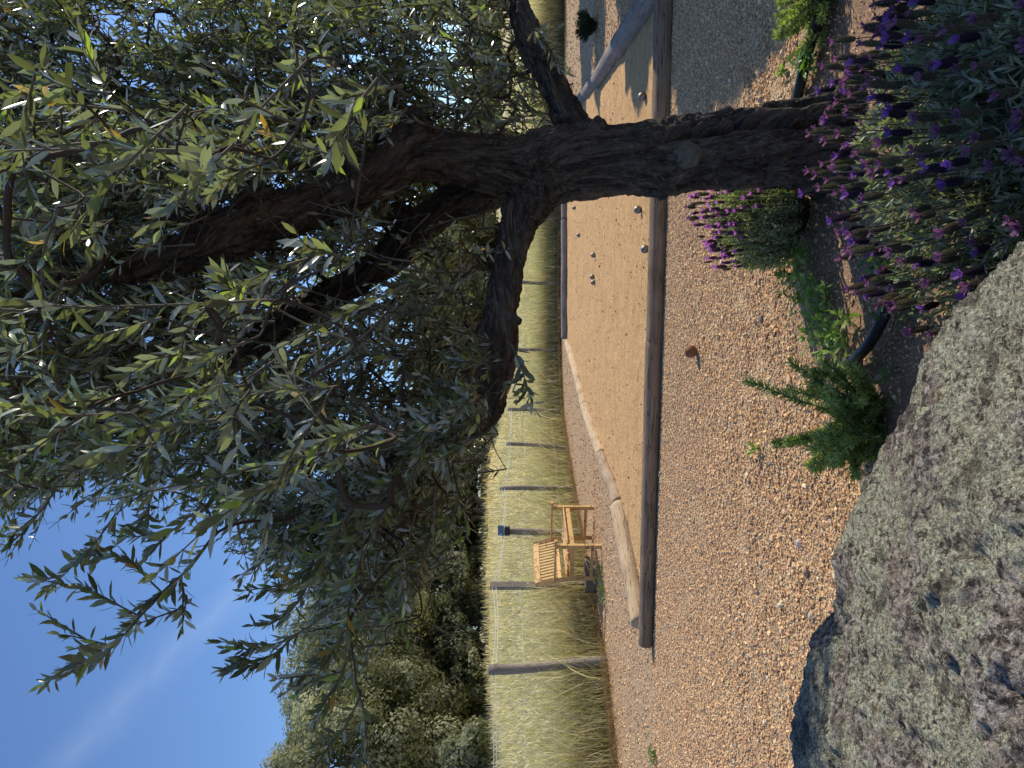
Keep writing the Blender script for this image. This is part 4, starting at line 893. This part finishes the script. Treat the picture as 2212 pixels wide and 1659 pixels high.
# ---- lavender
def head_meshes(fresh, k, bright=False):
    r_ = np.random.default_rng(100+k+50*fresh); g = G(); L = r_.uniform(.032,.046); rad = r_.uniform(.0078,.0100)
    rows = 11
    for i in range(rows):
        t = (i+.5)/rows; rr = rad*(math.sin(math.pi*(.12+.80*t))**.6); 
        for j in range(8):
            a = j/8*2*math.pi+(i%2)*math.pi/8; o = np.array([math.cos(a)*rr*.75, math.sin(a)*rr*.75, t*L]); d = nrm(np.array([math.cos(a)*.8,math.sin(a)*.8,1.0])); s = np.array([-math.sin(a),math.cos(a),0])*rr*.42
            V = np.stack([o-s, o+d*.0030+s*0+np.array([math.cos(a),math.sin(a),0])*.0015, o+s, o+d*.0058]); c = (np.array([.16,.09,.17]) if bright else np.array([.055,.035,.07]) if fresh else np.array([.15,.14,.085]))*r_.uniform(.6,1.4)
            g.add(V, [np.array([[0,1,3],[1,2,3],[0,2,1]])], c)
    g.tube([(0,0,0),(0,0,L*.5),(0,0,L)], [rad*.6,rad*.8,rad*.5], 8, True, (.03,.025,.03) if fresh else (.08,.075,.05))
    h = g.build('flower_head', M['herb'], smooth=False); hm = h.data; bpy.data.objects.remove(h)
    g = G(); nb = r_.integers(6,10)+(5 if bright else 0)
    for j in range(nb):
        a = j/nb*2*math.pi+r_.uniform(-.3,.3); o = np.array([math.cos(a)*.002,math.sin(a)*.002,L]); d = nrm(np.array([math.cos(a)*r_.uniform(.2,.9),math.sin(a)*r_.uniform(.2,.9),1.0])); s = np.array([-math.sin(a),math.cos(a),0]); l = r_.uniform(.011,.023); w_ = l*.24
        V = np.stack([o-s*w_*.3, o+s*w_*.3, o+d*l*.5+s*w_, o+d*l*.5-s*w_, o+d*l*.9+s*w_*.8+np.array([math.cos(a),math.sin(a),0])*.003, o+d*l*.9-s*w_*.8+np.array([math.cos(a),math.sin(a),0])*.003, o+d*l])
        c = np.array([.68,.30,.66]) if bright else np.array([.22,.10,.36]) if fresh else np.array([.22,.105,.18]); g.add(V, [np.array([[0,1,2,3],[3,2,4,5]]), np.array([[5,4,6]])], c*r_.uniform(.8,1.25))
    p = g.build('petals', M['petal'], smooth=False); pm = p.data; bpy.data.objects.remove(p)
    return hm, pm
HEADS = {f:[head_meshes(f,k) for k in range(5)] for f in (0,1)}; HEADS[2] = [head_meshes(1,k,True) for k in range(5)]
def lavender(x, y, rx, h, nst, nfl, label, lean=(0,0), fresh_p=.3, ca=(.10,.13,.075), cb=(.27,.32,.22), lf=.028, extra=0, group='lavender bushes', spread=1.0, zr=.45):
    z0 = float(gz(x,y)); root = empty('lavender_bush', (x,y,z0)); tag(root, label, 'lavender', group); base = np.array([x,y,z0]); g = G(); gs = G(); tips=[]
    for k in range(nst):
        a = rng.uniform(0,6.28); r = math.sqrt(rng.random()); tp = base+np.array([math.cos(a)*r*rx+lean[0], math.sin(a)*r*rx+lean[1], h*(1-zr*r**2)*rng.uniform(.78,1.0)])
        b = base+np.array([math.cos(a)*r*rx*.25, math.sin(a)*r*rx*.25, 0]); Q = spline([b,(b+tp)/2+np.array([math.cos(a)*.05*r,math.sin(a)*.05*r,-.01]),tp],14); tips.append((Q[-1], nrm(Q[-1]-Q[-3]), r)); gs.tube(Q,np.linspace(.0028,.0012,14),4,False)
        n = rng.integers(38,60); t = rng.uniform(.22,1,n)**.7; s = np.linspace(0,1,14); P = np.stack([np.interp(t,s,Q[:,i]) for i in range(3)],1); T = nrm(Q[-1]-Q[4]); rr = nrm(np.cross(np.tile(T,(n,1)), rng.normal(size=(n,3)))); D = T*rng.uniform(.5,1.3,(n,1))+rr; m = np.clip(rng.normal(.15+.6*t,.2),0,1)[:,None]; c = (np.array(ca)*(1-m)+np.array(cb)*m)
        V,q,t3,cc = needles(P,D,lf*rng.uniform(.6,1.25,n),np.full(n,lf*.20),c); g.add(V,[q,t3],cc)
    g.build('foliage', M['herb'], root)
    gp = gs; idx = rng.permutation(nst)[:nfl+extra]; fl=[]
    for k in idx:
        p, d, r = tips[k]; l = rng.uniform(.02,.085); d2 = nrm(d*.7+np.array([0,0,.8])+rng.normal(0,.15,3)+np.array([-.1,0,0])); e = p+d2*l; gp.tube([p-d2*.02,p+d2*l*.5,e],.0011,4,False); fl.append((e,d2))
    gp.build('stems', M['twig'], root)
    if extra:
        ge = G()
        for e, d2 in fl[nfl:]:
            hm, pm = HEADS[int(rng.random()<fresh_p)][rng.integers(5)]; Rm = np.array(Vector(d2).to_track_quat('Z','Y').to_matrix())
            for me in (hm, pm):
                nv_ = len(me.vertices); v_ = np.zeros(nv_*3); me.vertices.foreach_get('co', v_); c_ = np.zeros(nv_*4); me.color_attributes['col'].data.foreach_get('color', c_)
                f3 = [list(p.vertices) for p in me.polygons if len(p.vertices)==3]; f4 = [list(p.vertices) for p in me.polygons if len(p.vertices)==4]; f8 = [list(p.vertices) for p in me.polygons if len(p.vertices)>4]
                ge.add(v_.reshape(-1,3)@Rm.T*.8+e, [np.array(f) for f in (f3,f4,f8) if f], c_.reshape(-1,4)[:,:3])
        tag(ge.build('flower_heads', M['petal'], root, smooth=False), kind='stuff')
    for e, d2 in fl[:nfl]:
        f = (2 if rng.random()<.8 else 0) if not extra else int(rng.random()<fresh_p); hm, pm = HEADS[f][rng.integers(5)]; o = link('flower_head', hm, root); o.location = Vector(e-base); o.rotation_mode='QUATERNION'; o.rotation_quaternion = Vector(d2).to_track_quat('Z','Y'); s = rng.uniform(.66,.92)*(1 if extra else .95); o.scale=(s,s,s)
        link('petals', pm, o)
lavender(.50,1.40,.40,.49,600,98,'large French lavender bush with faded purple heads at the foot of the olive trunk',(-.0,.03),.24, (.12,.14,.105),(.34,.38,.29), extra=170)
lavender(.70,3.06,.22,.41,300,98,'smaller French lavender bush in bright purple flower left behind the olive trunk',(-.02,-.02),.85,(.15,.18,.09),(.46,.50,.31),.024)

# ---- weeds
def weed(x, y, n, s, hgt, label, kind=0, ca=(.14,.24,.05), cb=(.42,.55,.16), cat='weed', group='weeds growing in the planting bed', z=0):
    z0 = float(gz(x,y)); root = empty('weed_plant', (x,y,z0)); tag(root, label, cat, group); g = G(); gs = G()
    LP=[];LD_=[];LN=[];LL=[];LW=[];LC_=[];LCu=[]
    for k in range(n):
        a = rng.uniform(0,6.28); r = s*math.sqrt(rng.random()); b = np.array([x+math.cos(a)*r*.4,y+math.sin(a)*r*.4,z0]); e = np.array([x+math.cos(a)*r,y+math.sin(a)*r,z0+hgt*rng.uniform(.35,1)]); Q = spline([b,(b+e)/2+[0,0,hgt*.15],e],6); gs.tube(Q,.0009,4,False,np.array(ca))
        for j in range(rng.integers(3,7)):
            i = rng.integers(2,6); d = nrm(rng.normal(size=3)*[1,1,.5]+[0,0,.35]); LP.append(Q[i]); LD_.append(d); LN.append(nrm(np.array([0,0,1.])+rng.normal(0,.5,3))); l = (.030 if kind==0 else .046)*rng.uniform(.6,1.3); LL.append(l); LW.append(l*(.5 if kind==0 else .28)); m = rng.random(); LC_.append(np.array(ca)*(1-m)+np.array(cb)*m); LCu.append(rng.normal(.15,.1))
    V,q,tr,c = leaf_batch(*[np.array(a) for a in (LP,LD_,LN,LL,LW,LC_,LCu)]); g.add(V,[q,tr],c); g.build('leaves', M['herb'], root); gs.build('stems', M['herb'], root)
def wat(X,Y,zz=0): d=(CAMZ-zz)*F/(X-1106); p=at(X,Y,d); return p[0],p[1]
strip = [(1765,590),(1775,620),(1785,655),(1790,690),(1800,715),(1815,740),(1755,560),(1740,535),(1825,700),(1845,720),(1800,640)]
for k,(X,Y) in enumerate(strip):
    weed(*wat(X,Y), 11, .10, .09, ['bright green weed, %s in the strip from the lavender to the rosemary' % o_ for o_ in ('third','fourth','fifth','sixth','eighth','ninth','second','first','seventh, nearer the pipe,','tenth, touching the pipe,','middle one,')][k], k%2)
weed(*wat(1745,440), 16,.07,.10,'leafy yellow green weed at the foot of the smaller lavender beside the trunk',1)
weed(*wat(1705,600), 8,.07,.05,'flat dark green weed in the gravel left of the smaller lavender',1,(.05,.09,.02),(.12,.18,.05))
weed(*wat(1770,130), 16,.07,.11,'broad leaved green weed by the pipe right of the trunk',1,(.08,.17,.03),(.22,.36,.08))
weed(*wat(1742,180), 8,.05,.06,'small bright sprout between the trunk and the pipe on the right',0)
weed(*wat(1700,160), 5,.03,.05,'single light green seedling at the gravel edge right of the trunk',0)
weed(*wat(1640,965), 5,.04,.04,'tiny light green sprout in the gravel beyond the rosemary tips',1)
weed(*wat(1418,1632), 14,.10,.08,'green thistly weed on the gravel at the left edge of the picture',1,(.09,.16,.04),(.2,.3,.09),group='weeds growing through the gravel')
weed(*wat(1302,1235), 22,.16,.10,'low bright green clump in front of the bench legs',0,(.09,.19,.03),(.22,.36,.07),group='weeds growing through the gravel')
weed(*wat(1308,1280), 22,.16,.10,'low bright green clump left of the bench below the grey square post',0,(.09,.19,.03),(.22,.36,.07),group='weeds growing through the gravel')
weed(*wat(1238,150), 20,.25,.35,'dark leafy weed with pale tips at the right end of the fence',1,(.05,.07,.02),(.16,.2,.07),group='weeds growing through the gravel')
weed(*wat(1990,640), 22,.12,.12,'round leaved creeping plant between the boulder and the big lavender',0,(.05,.10,.03),(.14,.22,.07))
weed(*wat(1950,560), 12,.08,.12,'trailing dark green plant by the big lavender at the pipe',0,(.05,.10,.03),(.14,.22,.07))
weed(*wat(1960,800), 4,.04,.08,'single pale leaved sprout against the boulder',1,(.10,.15,.07),(.2,.27,.12))

# ---- irrigation pipes
def pipe(pts, r, label, clampt=None):
    Q = np.array([[*wat(X,Y,z), z+r*.9] for X,Y,z in pts]); Q[:,2] += gz(Q[:,0],Q[:,1]); Q = spline(Q, 90); root = empty('irrigation_pipe', tuple(Q[0])); tag(root, label, 'pipe', 'black irrigation pipes in the bed')
    mk('tube', *tube(Q, r, 16, True), M['pipe'], root)
    for ct in clampt or ():
        i = int(ct*89); a, b = Q[max(0,i-2)], Q[min(89,i+2)]; mk('clamp', *tube([a,(a+b)/2,b], r*1.3, 16, True), M['plastic'], root)
        c = (a+b)/2; G().tube([c-[0.03,0,0],c+[.03,0,0]],.004,8).build('bolt', M['wire'], root)
pipe([(2010,480,.03),(1975,562,.03),(1955,605,.03),(1925,685,.03),(1895,740,.03),(1862,775,.02),(1838,792,.0)], .019, 'black irrigation pipe curving from the big lavender to the rosemary, left of the trunk', (.42,.93))
pipe([(1812,-60,.02),(1790,10,.02),(1768,70,.02),(1752,120,.02),(1740,170,.02),(1730,215,.01),(1735,260,0)], .022, 'black irrigation pipe edging the gravel right of the trunk', (.52,))
pipe([(2112,-60,.02),(2110,0,.02),(2105,45,.01)], .018, 'short black pipe end at the lower right corner behind the big lavender')
